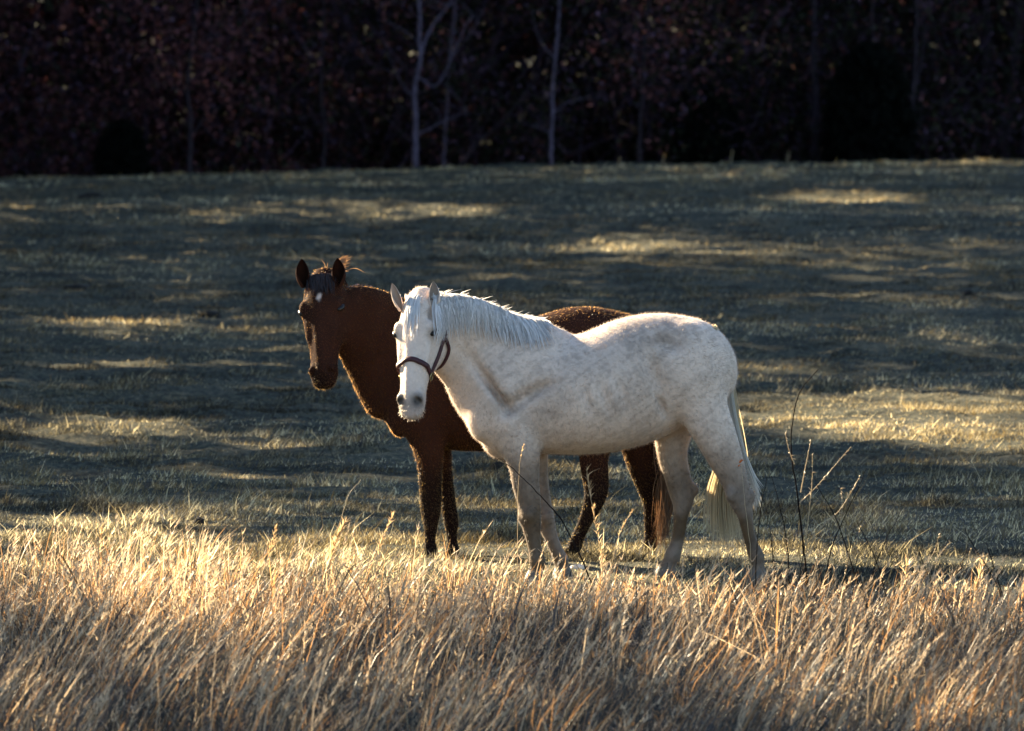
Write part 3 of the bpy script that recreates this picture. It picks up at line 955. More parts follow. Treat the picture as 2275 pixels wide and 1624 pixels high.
# ------------------------------------------------------------------ the white horse
Y1 = 40.0
base1 = np.array([W(1390, 1290, Y1)[0], Y1, 0.0])
horse1 = empty('white_horse', base1, 'white horse in a dark halter standing side-on, its head turned to the camera', 'horse')
lo = W(845, 1310, Y1); hi = W(1710, 610, Y1)
v1 = Vol((lo[0], Y1 - 0.62, -0.05), (hi[0], Y1 + 0.42, hi[2]), 0.008)
torso(v1, [(1086, 810, 1000, .115), (1100, 765, 1010, .18), (1130, 722, 1020, .23), (1180, 712, 1014, .235), (1235, 738, 1010, .265), (1290, 743, 1010, .30),
           (1350, 729, 1004, .31), (1410, 704, 986, .295), (1460, 695, 962, .285), (1510, 701, 945, .275), (1535, 709, 932, .255), (1557, 720, 905, .185), (1568, 736, 885, .10)], Y1)
# neck
P, ra, rb = px_tube([(1128, 842, 128, .165, 0), (1085, 800, 112, .13, -.03), (1042, 766, 100, .105, -.08), (1000, 742, 88, .095, -.15), (968, 730, 74, .09, -.20)], Y1)
v1.tube(P, ra, rb, (0, 1, 0), k=0.06)
H1 = Head(W(928, 662, Y1 - 0.24), W(908, 918, Y1 - 0.47), (-0.34, -0.94, 0.1), 1.06)
add_head(v1, H1)
# shoulders, haunches, legs
for sg in (-1, 1):
    v1.ell(W(1122, 900, Y1 + .13 * sg), np.eye(3), (0.155, 0.105, 0.25), 0.05)
    v1.ell(W(1528, 815, Y1 + .135 * sg), np.eye(3), (0.165, 0.135, 0.24), 0.05)
    v1.ell(W(1068, 930, Y1 + .09 * sg), np.eye(3), (0.072, 0.085, 0.12), 0.06)
v1.ell(W(1122, 985, Y1), np.eye(3), (0.12, 0.14, 0.085), 0.06)
leg(v1, [(1140, 940, 44, .085, 1), (1158, 1000, 42, .082, 1), (1165, 1040, 34, .07, 1), (1168, 1075, 30.5, .06, 1), (1175, 1112, 27, .053, 1), (1178, 1148, 24.5, .052, 1),
         (1181, 1168, 22, .047, 1), (1184, 1193, 17.5, .037, 1), (1189, 1222, 15.5, .035, 1), (1194, 1247, 18.5, .042, 1), (1192, 1264, 16, .038, 1), (1189, 1280, 20, .05, 1), (1187, 1292, 24, .058, 1)], Y1, -.15)
leg(v1, [(1165, 950, 42, .08, 1), (1182, 1010, 36, .072, 1), (1190, 1060, 28, .058, 1), (1200, 1110, 24, .05, 1), (1209, 1145, 22, .05, 1), (1214, 1165, 20, .045, 1),
         (1223, 1190, 16, .035, 1), (1236, 1222, 14.5, .033, 1), (1246, 1244, 17.5, .04, 1), (1248, 1258, 15, .036, 1), (1250, 1270, 20, .048, 1), (1249, 1281, 23, .056, 1)], Y1, .14)
leg(v1, [(1544, 850, 62, .11, 1), (1568, 920, 53, .105, 1), (1591, 970, 46, .088, 1), (1609, 1012, 40, .072, 1), (1626, 1052, 33, .058, 1), (1640, 1090, 28, .048, 1), (1647, 1115, 25.5, .045, 1),
         (1655, 1142, 18, .038, 1), (1662, 1180, 14.5, .033, 1), (1672, 1215, 14.5, .034, 1), (1680, 1235, 18, .041, 1), (1683, 1256, 15, .037, 1), (1682, 1276, 21, .05, 1), (1681, 1289, 24, .056, 1)], Y1, -.15)
leg(v1, [(1520, 880, 56, .10, 1), (1496, 960, 42, .085, 1), (1494, 1012, 33.5, .066, 1), (1505, 1058, 29.5, .055, 1), (1514, 1090, 29.5, .048, 1), (1517, 1115, 24, .044, 1),
         (1513, 1145, 17, .037, 1), (1509, 1180, 15, .033, 1), (1502, 1212, 15, .034, 1), (1494, 1234, 18, .041, 1), (1487, 1250, 15.5, .037, 1), (1480, 1266, 21, .048, 1), (1477, 1278, 24, .055, 1)], Y1, .15)
# hollows: flank, behind the elbow, hip
v1.ell(W(1462, 850, Y1 - .325), np.array([[0.35, 0, -0.94], [0, 1, 0], [0.94, 0, 0.35]]), (0.24, 0.07, 0.035), 0.05, cut=True)
v1.ell(W(1475, 915, Y1 - .27), np.array([[0.3, 0, -0.95], [0, 1, 0], [0.95, 0, 0.3]]), (0.09, 0.07, 0.022), 0.03, cut=True)
v1.ell(W(1478, 748, Y1 - .27), np.array([[0.8, 0, -0.6], [0, 1, 0], [0.6, 0, 0.8]]), (0.10, 0.05, 0.05), 0.05, cut=True)
v1.ell(W(1165, 885, Y1 - .26), np.array([[0.5, 0, -0.87], [0, 1, 0], [0.87, 0, 0.5]]), (0.03, 0.05, 0.17), 0.05, cut=True)
v1.ell(W(1085, 850, Y1 - .20), np.array([[0.6, 0, -0.8], [0, 1, 0], [0.8, 0, 0.6]]), (0.20, 0.05, 0.020), 0.05, cut=True)
for i_ in range(4):
    v1.ell(W(1260 + 42 * i_, 885, Y1 - .345), np.array([[0.25, 0, -0.97], [0, 1, 0], [0.97, 0, 0.25]]), (0.17, 0.05, 0.022), 0.03, cut=True)
v1.ell(W(1212, 940, Y1 - .33), np.array([[0.1, 0, -1], [0, 1, 0], [1, 0, 0.1]]), (0.17, 0.065, 0.035), 0.05, cut=True)
for (u, v, dy, r_, k_) in ((1174, 1146, -.185, .030, .03), (1158, 1150, -.15, .022, .02), (1212, 1150, .10, .028, .03), (1668, 1102, -.15, .026, .02), (1543, 1088, .15, .026, .02), (1622, 1100, -.185, .028, .03),
                         (1203, 1253, -.15, .016, .015), (1690, 1240, -.15, .016, .015), (1504, 1240, .15, .016, .015)):
    v1.ell(W(u, v, Y1 + dy), np.eye(3), (r_, r_, r_ * 1.4), k_)
for (u0, v0, u1, v1_, dy) in ((1191, 1185, 1199, 1235, -.185), (1667, 1135, 1676, 1200, -.185)):      # groove before the tendon
    a_, b_ = W(u0, v0, Y1 + dy), W(u1, v1_, Y1 + dy)
    d_ = (b_ - a_) / np.linalg.norm(b_ - a_); o_ = np.cross(d_, [0, 1, 0])
    v1.ell((a_ + b_) / 2, np.array([d_, o_, [0, 1, 0]]), (np.linalg.norm(b_ - a_) * 0.55, 0.007, 0.012), 0.012, cut=True)
v1.blur(2)

def noise3(P, s, seed):
    return (noise(P[:, 0] * s + P[:, 1] * s * 0.7, P[:, 2] * s, seed) + noise(P[:, 1] * s + 31, P[:, 2] * s * 0.8 - P[:, 0] * s * 0.6, seed + 1)) / 2

def white_colour(P, N):
    c = np.tile(np.array([[0.625, 0.495, 0.405]]), (len(P), 1))
    u, v = to_px(P)
    dap = noise3(P, 16, 101)
    blot = noise3(P, 5, 103)
    fine = noise3(P, 60, 107)
    dk = 0.10 * sstep(0.45, 0.7, dap) + 0.13 * sstep(0.45, 0.7, blot) + 0.17 * sstep(0.4, 0.7, fine) + 0.04
    body = sstep(1010, 1120, u)
    c *= (1 - dk * (0.35 + 0.65 * body))[:, None]
    # yellowish staining on belly and inner legs; belly shade and hip hollow painted in
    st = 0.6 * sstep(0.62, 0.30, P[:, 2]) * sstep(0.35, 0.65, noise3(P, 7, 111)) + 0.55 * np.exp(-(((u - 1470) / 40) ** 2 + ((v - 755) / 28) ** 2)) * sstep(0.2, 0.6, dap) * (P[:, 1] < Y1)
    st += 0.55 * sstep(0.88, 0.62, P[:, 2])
    c = c * (1 - 0.55 * sstep(0.80, 0.50, P[:, 2]))[:, None]  # lower body darkened, belly shade included
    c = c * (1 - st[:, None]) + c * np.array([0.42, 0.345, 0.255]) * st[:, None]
    # grey skin on the muzzle, dark hooves
    mz = np.exp(-((np.linalg.norm(P - H1.p(0.98, -0.05, 0), axis=1) / 0.11) ** 2))
    c = c * (1 - 0.55 * mz[:, None]) + np.array([0.16, 0.15, 0.16]) * 0.55 * mz[:, None]
    no = np.zeros(len(P))
    for sg in (-1, 1):
        no = np.maximum(no, np.exp(-((np.linalg.norm(P - H1.p(0.905, 0.03, 0.078 * sg), axis=1) / 0.042) ** 2)))  # dark of the nostril openings put into the colour
        no = np.maximum(no, 0.8 * np.exp(-((np.linalg.norm(P - H1.p(0.315, 0.01, 0.175 * sg), axis=1) / 0.038) ** 2)))
    c = c * (1 - np.minimum(0.95, 1.15 * no)[:, None])
    hoof = sstep(0.075, 0.055, P[:, 2])[:, None]
    return c * (1 - hoof) + np.array([0.12, 0.10, 0.08]) * hoof

def ears_for(H, spec):
    """spec: base (u, v), tip (u, v), half width, turn of the opening towards camera right, for the two ears"""
    e = []
    for sg, (b0, t0, wd, turn) in zip((-1, 1), spec):
        yb = H.p(0.03, -0.05, 0.11 * sg)[1] - (0.02 if sg > 0 else 0.0)
        b_, t_ = W(*b0, yb), W(*t0, yb - 0.01)
        d_ = t_ - b_; L = np.linalg.norm(d_); d_ /= L
        fr = np.array([math.sin(turn), -math.cos(turn), 0.1]); fr -= d_ * (fr @ d_); fr /= np.linalg.norm(fr)
        sd = np.cross(d_, fr); sd = sd if sd[0] > 0 else -sd
        e.append((b_, d_, fr, sd, L, wd, sg))
    return e

rgh = np.random.default_rng(77)
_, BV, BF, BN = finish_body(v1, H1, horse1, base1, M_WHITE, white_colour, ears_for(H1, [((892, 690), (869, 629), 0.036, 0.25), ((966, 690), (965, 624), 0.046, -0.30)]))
fuzz(BV, BF, BN, white_colour, 60000, 0.014, horse1, base1, M_WHITEHAIR, np.array([0.25, 0, -0.35]), rgh, (0.35, 0.9), H1.p(0.5, 0, 0))
add_eyes(H1, v1, horse1, base1)

def walk(vol, p, d, steps, st, off, grav, rg, wander=0.10, stick=0.02):
    """one lock of hair laid along the skin"""
    P = [vol.onto(np.array(p)[None], off)[0]]
    d = np.array(d, float)
    for i in range(steps):
        d = d + grav * 0.25 + rg.normal(size=3) * wander
        d /= np.linalg.norm(d)
        q = P[-1] + d * st
        s_ = vol.sample(q[None])[0]
        if s_ < off:
            q = vol.onto(q[None], off, 3)[0]
        elif s_ > off + stick:
            q = q - vol.grad(q[None])[0] * (s_ - off - stick * 0.5)
        P.append(q)
    return np.array(P)

# mane falls to the near side of the neck
crest = hermite(np.array([W(958, 655, Y1 - .23), W(990, 653, Y1 - .17), (W(1060, 662, Y1 - .06)), W(1120, 690, Y1 - .01), W(1170, 706, Y1), W(1205, 725, Y1)]), 12)
crest = v1.onto(crest, 0.0)
strands, widths, cols = [], [], []
for i in range(950):
    t = rgh.uniform() ** 0.9 * (len(crest) - 1.01)
    j = int(t)
    p = crest[j] * (1 - t + j) + crest[j + 1] * (t - j) + rgh.normal(size=3) * [0.006, 0.012, 0.004]
    fr = t / len(crest)
    ln = (0.34 - 0.13 * fr) * rgh.uniform(0.6, 1.1)
    if fr > 0.85: ln *= 0.45
    d = np.array([0.30 + rgh.normal() * 0.15, -0.8, 0.15])
    lift = rgh.uniform(0.004, 0.012) * (0.5 + 0.5 * math.sin(min(1.0, fr * 4 + 0.2) * 1.57))
    arc = np.array([p, p + [0.004, -0.004, lift * 0.8], p + [0.010, -0.016, lift], p + [0.016, -0.030, lift * 0.7]])
    strands.append(np.vstack([arc[:3], walk(v1, arc[3], d, 9, ln / 9, rgh.uniform(0.003, 0.016) + lift * 0.15, np.array([0.12, 0, -1.0]), rgh, 0.05)]))
    widths.append(rgh.uniform(0.004, 0.013)); cols.append(np.array([0.78, 0.75, 0.73]) * rgh.uniform(0.6, 1.08))
for i in range(1500):                      # thick hair that stands up along the crest and catches the sun
    t = rgh.uniform() * (len(crest) - 1.01); j = int(t)
    fr = t / len(crest)
    p = crest[j] * (1 - t + j) + crest[j + 1] * (t - j) + [0, rgh.uniform(0.015, 0.055), -0.010]
    ln = rgh.uniform(0.028, 0.050) * (1.8 if rgh.uniform() < 0.03 else 1) * (1 - 0.5 * max(0, fr - 0.8) / 0.2)
    d = np.array([rgh.normal(0.40, 0.25), rgh.normal(0.10, 0.2), 0.8])
    strands.append(np.array([p, p + d * ln * 0.55, p + d * ln + [0.35 * ln, -0.2 * ln, -0.15 * ln]]))
    widths.append(rgh.uniform(0.0018, 0.0045)); cols.append(np.array([0.80, 0.76, 0.72]) * rgh.uniform(0.8, 1.1))
mesh_from('mane', *ribbons(strands, widths, (0, -1, 0.3), cols, rgh)[:2], M_WHITEHAIR, horse1, base1, colr=ribbons(strands, widths, (0, -1, 0.3), cols, rgh)[2], smooth=True)
# forelock between the ears
strands, widths, cols = [], [], []
for i in range(120):
    p = H1.p(0.03, -0.02, -0.01) + H1.s * rgh.normal() * 0.012 + H1.a * rgh.normal() * 0.012
    d = H1.a * 0.3 + H1.f * 0.8 + H1.s * rgh.normal() * 0.12
    ln = rgh.uniform(0.14, 0.30)
    strands.append(walk(v1, p, d, 9, ln / 9, rgh.uniform(0.004, 0.016), H1.a * 1.0 + H1.s * rgh.normal() * 0.09, rgh, 0.05, 0.006))
    widths.append(rgh.uniform(0.004, 0.009)); cols.append(np.array([0.78, 0.76, 0.75]) * rgh.uniform(0.75, 1.08))
for i in range(150):
    p = H1.p(-0.02, -0.07, 0) + H1.s * rgh.normal() * 0.04
    d = np.array([rgh.normal(0.1, 0.5), rgh.normal() * 0.3, 1.0]) * rgh.uniform(0.02, 0.045)
    strands.append(np.array([p, p + d * 0.5, p + d])); widths.append(0.005); cols.append(np.array([0.8, 0.77, 0.74]))
r_ = ribbons(strands, widths, (0, -1, 0.2), cols, rgh)
mesh_from('forelock', r_[0], r_[1], M_WHITEHAIR, horse1, base1, colr=r_[2], smooth=True)
# tail: from the dock down behind the near hind leg
strands, widths, cols = [], [], []
for i in range(620):
    a_ = rgh.normal() * 0.5
    far_ = rgh.uniform()
    e_u = 1612 + rgh.normal() * 22
    side_lock = rgh.uniform() < 0.36
    dy = rgh.normal() * 0.02
    w1, w2 = rgh.normal(), rgh.normal()
    if side_lock:
        pts = [(1588, 728, dy), (1612 + w1 * 2, 790, dy - 0.02), (1624 + w1 * 3, 900, dy - 0.02), (1640 + w1 * 4, 985, dy), (1661 + w1 * 6, 1050, dy), (1680 + w1 * 7, 1105 + w2 * 14, dy)]
    else:
        pts = [(1586 + w1 * 2, 726 + w2 * 2, dy), (1608 + w1 * 3, 785, dy), (1618 + w1 * 6, 890, dy + 0.02),
               (1622 + w1 * 11, 1000, dy + 0.08), (1608 + w1 * 18, 1100, dy + 0.12), (1614 + w1 * 23, 1190 + w2 * 24, dy + 0.13)]
    strands.append(hermite(np.array([W(u, v, Y1 + d) for u, v, d in pts]), 4))
    widths.append(rgh.uniform(0.004, 0.012)); cols.append((np.array([0.66, 0.62, 0.55]) if side_lock else np.array([0.56, 0.46, 0.30])) * rgh.uniform(0.6, 1.15))
r_ = ribbons(strands, widths, (0, -1, 0), cols, rgh)
mesh_from('tail', r_[0], r_[1], M_WHITEHAIR, horse1, base1, colr=r_[2], smooth=True)
# whiskers
strands, widths, cols = [], [], []
for i in range(60):
    th = rgh.uniform(0, 2 * math.pi)
    p = v1.onto((H1.p(rgh.uniform(0.9, 1.02), -0.06, 0) + H1.s * math.cos(th) * 0.08 + H1.f * math.sin(th) * 0.06 + H1.a * 0.02)[None], 0)[0]
    d = v1.grad(p[None])[0] + H1.a * 0.5 + rgh.normal(size=3) * 0.25
    ln = rgh.uniform(0.006, 0.018)
    strands.append(np.array([p, p + d * ln * 0.5, p + d * ln])); widths.append(0.0018); cols.append(np.array([0.7, 0.65, 0.55]))
r_ = ribbons(strands, widths, (0, -1, 0), cols, rgh)
mesh_from('whiskers', r_[0], r_[1], M_WHITEHAIR, horse1, base1, colr=r_[2])['kind'] = 'stuff'

# halter
hal = bpy.data.objects.new('halter', None); col.objects.link(hal); hal.parent = horse1
def strap(name, pts, w_, vol, off=0.006, closed=False, sub=6):
    Q = np.array(pts)
    if closed:
        Q = np.vstack([Q, Q[:1]])
    Q = hermite(Q, sub)
    if closed: Q = Q[:-1]
    Q = vol.onto(Q, off, 6)
    V, F = band(Q, vol.grad(Q), w_, closed=closed)
    return mesh_from(name, V, F, M_LEATHER, hal, base1, smooth=False)
ring_pts = []
for k_ in range(16):
    th = 2 * math.pi * k_ / 16
    # the band sits higher on the nose and drops to the jaw
    ring_pts.append(H1.p(0.575 - 0.075 * math.sin(th), -0.08, 0) + H1.L * (H1.s * math.cos(th) * 0.14 + H1.f * math.sin(th) * 0.17))
ring_pts = [p + H1.a * 0.055 * H1.L * (1 if True else 0) for p in ring_pts]
strap('noseband', ring_pts, 0.029, v1, closed=True, sub=4)
for sg in (-1, 1):
    strap('cheek_strap', [H1.p(0.66, -0.115, 0.13 * sg), H1.p(0.52, -0.12, 0.15 * sg), H1.p(0.38, -0.13, 0.2 * sg), H1.p(0.20, -0.13, 0.2 * sg), H1.p(0.06, -0.15, 0.15 * sg), H1.p(-0.03, -0.17, 0.08 * sg)], 0.024, v1)
    strap('throat_strap', [H1.p(0.30, -0.14, 0.2 * sg), H1.p(0.38, -0.24, 0.2 * sg), H1.p(0.45, -0.32, 0.1 * sg), H1.p(0.46, -0.34, 0.0)], 0.018, v1)
    c = v1.onto(H1.p(0.655, -0.115, 0.13 * sg)[None], 0.010)[0]
    n_ = v1.grad(c[None])[0]
    A = np.cross(n_, H1.a); A /= np.linalg.norm(A); B = np.cross(n_, A)
    th = np.linspace(0, 2 * math.pi, 15)
    V, F = tube_geo(c + 0.023 * (np.cos(th)[:, None] * A + np.sin(th)[:, None] * B), 0.0035, 5)
    mesh_from('halter_ring', V, F, M_BRASS, hal, base1, smooth=True)

# ------------------------------------------------------------------ the brown horse
Y2 = 41.9
base2 = np.array([W(1180, 1240, Y2)[0], Y2, 0.0])
horse2 = empty('brown_horse', base2, 'dark bay horse with a white star, standing behind the white horse', 'horse')
lo = W(640, 1260, Y2); hi = W(1520, 545, Y2)
v2 = Vol((lo[0], Y2 - 0.62, -0.05), (hi[0], Y2 + 0.42, hi[2]), 0.0085)
torso(v2, [(914, 850, 975, .125), (932, 760, 992, .18), (970, 700, 1000, .23), (1030, 678, 1002, .235), (1100, 697, 1005, .265), (1170, 707, 1006, .30),
           (1240, 695, 1000, .305), (1300, 680, 986, .29), (1360, 690, 965, .28), (1393, 702, 950, .26), (1415, 718, 920, .19), (1427, 738, 895, .10)], Y2)
P, ra, rb = px_tube([(920, 835, 132, .17, 0), (880, 785, 120, .135, -.03), (842, 748, 104, .11, -.08), (806, 720, 88, .095, -.14), (772, 702, 74, .09, -.19)], Y2)
v2.tube(P, ra, rb, (0, 1, 0), k=0.06)
H2 = Head(W(712, 618, Y2 - 0.24), W(716, 852, Y2 - 0.46), (-0.30, -0.95, 0.1), 1.2)
add_head(v2, H2)
for sg in (-1, 1):
    v2.ell(W(945, 900, Y2 + .13 * sg), np.eye(3), (0.15, 0.10, 0.24), 0.05)
    v2.ell(W(1390, 815, Y2 + .135 * sg), np.eye(3), (0.19, 0.13, 0.24), 0.06)
    v2.ell(W(888, 925, Y2 + .08 * sg), np.eye(3), (0.07, 0.08, 0.12), 0.05)
leg(v2, [(940, 930, 46, .085, 1), (952, 990, 36, .08, 1), (955, 1030, 29, .068, 1), (956, 1074, 25.5, .058, 1), (957, 1110, 24, .052, 1), (957, 1135, 22.5, .05, 1),
         (957, 1160, 17, .043, 1), (956, 1185, 13.5, .035, 1), (955, 1205, 12, .032, 1), (956, 1218, 15.5, .04, 1), (954, 1230, 14, .037, 1), (951, 1240, 20, .052, 1), (950, 1247, 22, .056, 1)], Y2, -.14)
leg(v2, [(960, 940, 42, .08, 1), (972, 1000, 32, .072, 1), (982, 1044, 23, .055, 1), (993, 1100, 18, .047, 1), (999, 1140, 17.5, .048, 1), (1003, 1162, 16.5, .045, 1),
         (1004, 1185, 12.5, .035, 1), (1005, 1207, 11.5, .032, 1), (1006, 1220, 15, .04, 1), (1004, 1231, 14, .037, 1), (1001, 1238, 19, .05, 1), (1000, 1243, 21, .055, 1)], Y2, .13)
leg(v2, [(1372, 870, 62, .11, 1), (1340, 940, 48, .09, 1), (1320, 1005, 34, .07, 1), (1322, 1050, 30.5, .056, 1), (1325, 1083, 27.5, .048, 1), (1320, 1112, 24, .044, 1),
         (1306, 1145, 17.5, .038, 1), (1294, 1172, 15, .034, 1), (1283, 1196, 15, .035, 1), (1276, 1214, 17, .041, 1), (1270, 1226, 15, .037, 1), (1263, 1236, 20, .048, 1), (1260, 1245, 22, .055, 1)], Y2, -.14)
leg(v2, [(1400, 880, 60, .11, 1), (1412, 950, 46, .09, 1), (1424, 1010, 38, .07, 1), (1440, 1066, 32, .055, 1), (1449, 1098, 27, .048, 1), (1449, 1120, 21, .043, 1),
         (1445, 1148, 15.5, .036, 1), (1446, 1190, 14.5, .033, 1), (1444, 1210, 17, .04, 1), (1440, 1222, 15, .037, 1), (1436, 1232, 20, .048, 1), (1434, 1240, 22, .055, 1)], Y2, .13)
v2.blur(2)

def bay_colour(P, N):
    c = np.tile(np.array([[0.026, 0.0115, 0.0078]]), (len(P), 1)) * (0.8 + 0.4 * noise3(P, 9, 121))[:, None]
    blk = np.array([0.006, 0.0045, 0.004])
    legs = sstep(0.62, 0.40, P[:, 2])[:, None]
    mz = np.exp(-((np.linalg.norm(P - H2.p(0.97, -0.05, 0), axis=1) / 0.10) ** 2))[:, None]
    pol = 0.75 * np.exp(-((np.linalg.norm((P - H2.p(0.09, 0.04, 0.02)), axis=1) / 0.07) ** 2))[:, None]
    c = c * (1 - 0.75 * legs) + blk * 0.75 * legs
    c = c * (1 - 0.85 * mz) + blk * 0.85 * mz
    c = c * (1 - pol) + blk * pol
    q = P - H2.p(0.205, 0.08, 0.01)
    r_ = np.sqrt((q @ H2.a / 0.030) ** 2 + (q @ H2.s / 0.020) ** 2 + (q @ H2.f / 0.06) ** 2) + (noise3(P, 55, 131) - 0.5) * 0.9
    star = (0.7 * (1 - sstep(0.45, 1.15, r_)))[:, None]
    c = c * (1 - star) + np.array([0.56, 0.50, 0.46]) * star
    hoof = sstep(0.065, 0.05, P[:, 2])[:, None]
    return c * (1 - hoof) + blk * 1.6 * hoof

_, BV, BF, BN = finish_body(v2, H2, horse2, base2, M_BAY, bay_colour, ears_for(H2, [((679, 638), (667, 575), 0.058, 0.1), ((751, 636), (753, 573), 0.058, -0.15)]))
def fuzz_colour(P, N):
    return np.minimum(bay_colour(P, N), [0.022, 0.0095, 0.0068]) + np.array([0.014, 0.0078, 0.0030])
fuzz(BV, BF, BN, fuzz_colour, 80000, 0.0125, horse2, base2, M_BAYFUZZ, np.array([0.25, 0, -0.35]), rgh, (0.15, 0.55), H2.p(0.5, 0, 0))
add_eyes(H2, v2, horse2, base2)
crest = hermite(np.array([W(752, 618, Y2 - .22), W(800, 628, Y2 - .14), W(845, 640, Y2 - .07), W(900, 665, Y2 - .02), W(960, 690, Y2)]), 10)
crest = v2.onto(crest, 0.0)
dark = np.array([0.035, 0.018, 0.012])
strands, widths, cols = [], [], []
for i in range(330):                       # mane on the far side of the neck
    t = rgh.uniform() * (len(crest) - 1.01); j = int(t)
    p = crest[j] * (1 - t + j) + crest[j + 1] * (t - j) + rgh.normal(size=3) * [0.006, 0.01, 0.003]
    ln = rgh.uniform(0.12, 0.26)
    strands.append(walk(v2, p, (0.2 + rgh.normal() * 0.1, 0.9, 0.3), 8, ln / 8, rgh.uniform(0.003, 0.014), np.array([0.05, 0.1, -1.0]), rgh, 0.05))
    widths.append(rgh.uniform(0.004, 0.009)); cols.append(dark * rgh.uniform(0.7, 1.6))
for i in range(90):
    t = rgh.uniform() * (len(crest) - 1.01); j = int(t)
    p = crest[j] * (1 - t + j) + crest[j + 1] * (t - j)
    d = np.array([rgh.normal(0.5, 0.4), rgh.normal(0, 0.3), 0.5]) * rgh.uniform(0.012, 0.03)
    strands.append(np.array([p, p + d * 0.5, p + d])); widths.append(0.004); cols.append(np.array([0.14, 0.07, 0.03]))
r_ = ribbons(strands, widths, (0, -1, 0.3), cols, rgh)
mesh_from('mane', r_[0], r_[1], M_BAYHAIR, horse2, base2, colr=r_[2], smooth=True)
strands, widths, cols = [], [], []
for i in range(150):                       # forelock
    p = H2.p(0.0, -0.05, 0.01) + H2.s * rgh.normal() * 0.026
    d = H2.a * 0.2 + H2.f * 0.8 + H2.s * rgh.normal() * 0.3
    ln = rgh.uniform(0.08, 0.17)
    strands.append(walk(v2, p, d, 8, ln / 8, rgh.uniform(0.003, 0.012), H2.a + H2.s * (0.12 + rgh.normal() * 0.1), rgh, 0.05, 0.006))
    widths.append(rgh.uniform(0.004, 0.008)); cols.append(dark * 0.6 * rgh.uniform(0.6, 1.3))
for i in range(80):                        # the lock blown up behind the ear
    p = W(738 + rgh.normal() * 5, 612 + rgh.normal() * 4, Y2 - .17)
    e_ = W(770 + rgh.normal() * 6, 566 + abs(rgh.normal()) * 14, Y2 - .14)
    m_ = (p + e_) / 2 + np.array([-0.004, 0, 0.012]) + rgh.normal(size=3) * 0.006
    strands.append(hermite(np.array([p, m_, e_]), 4)); widths.append(rgh.uniform(0.003, 0.007)); cols.append(np.array([0.30, 0.16, 0.07]) * rgh.uniform(0.7, 1.2))
for (u0, v0, u1, v1_, u2, v2_) in ((716, 606, 722, 590, 713, 575), (722, 608, 727, 592, 728, 582), (770, 600, 790, 596, 812, 606)):
    strands.append(hermite(np.array([W(u0, v0, Y2 - .19), W(u1, v1_, Y2 - .18), W(u2, v2_, Y2 - .18)]), 5)); widths.append(0.004); cols.append(np.array([0.3, 0.17, 0.08]))
r_ = ribbons(strands, widths, (0, -1, 0.2), cols, rgh)
mesh_from('forelock', r_[0], r_[1], M_BAYHAIR, horse2, base2, colr=r_[2], smooth=True)
strands, widths, cols = [], [], []
for i in range(330):                       # tail
    dy = rgh.normal() * 0.025
    pts = [(1440 + rgh.normal() * 3, 735, dy), (1468 + rgh.normal() * 3, 800, dy), (1478 + rgh.normal() * 6, 900, dy), (1480 + rgh.normal() * 8, 1000, dy), (1481 + rgh.normal() * 11, 1100, dy + 0.02), (1472 + rgh.normal() * 11, 1195 + rgh.normal() * 18, dy + 0.02)]
    strands.append(hermite(np.array([W(u, v, Y2 + d) for u, v, d in pts]), 4))
    widths.append(rgh.uniform(0.004, 0.009)); cols.append(np.array([0.075, 0.038, 0.018]) * rgh.uniform(0.5, 1.3))
r_ = ribbons(strands, widths, (0, -1, 0), cols, rgh)
mesh_from('tail', r_[0], r_[1], M_BAYHAIR, horse2, base2, colr=r_[2], smooth=True)

# ------------------------------------------------------------------ weeds standing in the tall grass
def weed(name, label, yd, stem, r0, material, twigs=(), seeds=(), leaf=None, group=None, cat='weed'):
    P = hermite(np.array([W(u, v, yd) for u, v in stem]), 5)
    foot = P[0].copy(); foot[2] = float(gz(foot[0], foot[1])) - 0.02
    if P[0][2] > foot[2] + 0.03:
        P = np.vstack([foot, P])
    root = empty(name, foot, label, cat, group)
    rr_ = np.linspace(r0, r0 * 0.35, len(P))
    V, F = tube_geo(P + np.random.default_rng(int(stem[0][0])).normal(size=P.shape) * 0.0012, rr_, 6)
    mesh_from('stem', V, F, material, root, foot, smooth=True)
    for tw in twigs:
        Q = hermite(np.array([W(u, v, yd - 0.02 * i) for i, (u, v) in enumerate(tw)]), 5)
        geo = [tube_geo(Q, np.linspace(r0 * 0.55, r0 * 0.22, len(Q)), 5)]
        for q in Q[2:]:                    # buds
            d = rgh.normal(size=3) * 0.010
            geo.append(tube_geo(np.array([q, q + d * 0.5, q + d]), [0.0035, 0.003, 0.0008], 4))
        V, F = join_geo(geo)
        mesh_from('twig', V, F, M_PALESTEM, root, foot, smooth=True)
    for (i0, i1, n_, ln) in seeds:
        t = rgh.uniform(i0, i1, n_) * (len(P) - 1.01)
        j = t.astype(int)
        q = P[j] + (P[j + 1] - P[j]) * (t - j)[:, None]
        hh_ = rgh.uniform(0.4, 1.1, n_) * ln
        V, F, bi, tf = blades(q, hh_, np.stack([rgh.normal(0.3, 0.5, n_), rgh.normal(0, 0.5, n_)], 1) * hh_[:, None], rgh.uniform(0.004, 0.008, n_), rgh.uniform(-1.2, 1.2, n_), (0.0, 0.5))
        mesh_from('seed_head', V, F, M_GRASS, root, foot, colr=(np.array([0.55, 0.38, 0.2]) * rgh.uniform(0.7, 1.2, n_)[:, None])[bi])
    if leaf:
        for (u, v, sz) in leaf:
            c = W(u, v, yd)
            V = [c, c + [sz * .5, 0.004, sz * .45], c + [sz * 1.1, 0.012, sz * .25], c + [sz * .7, -0.005, -sz * .05], c + [sz * .25, 0.006, -sz * .6], c + [-sz * .15, 0.01, -sz * .5]]
            mesh_from('leaf', np.array(V), np.array([[0, 3, 2], [0, 2, 1], [0, 4, 3], [0, 5, 4]]), M_REDLEAF, root, foot)
    return root

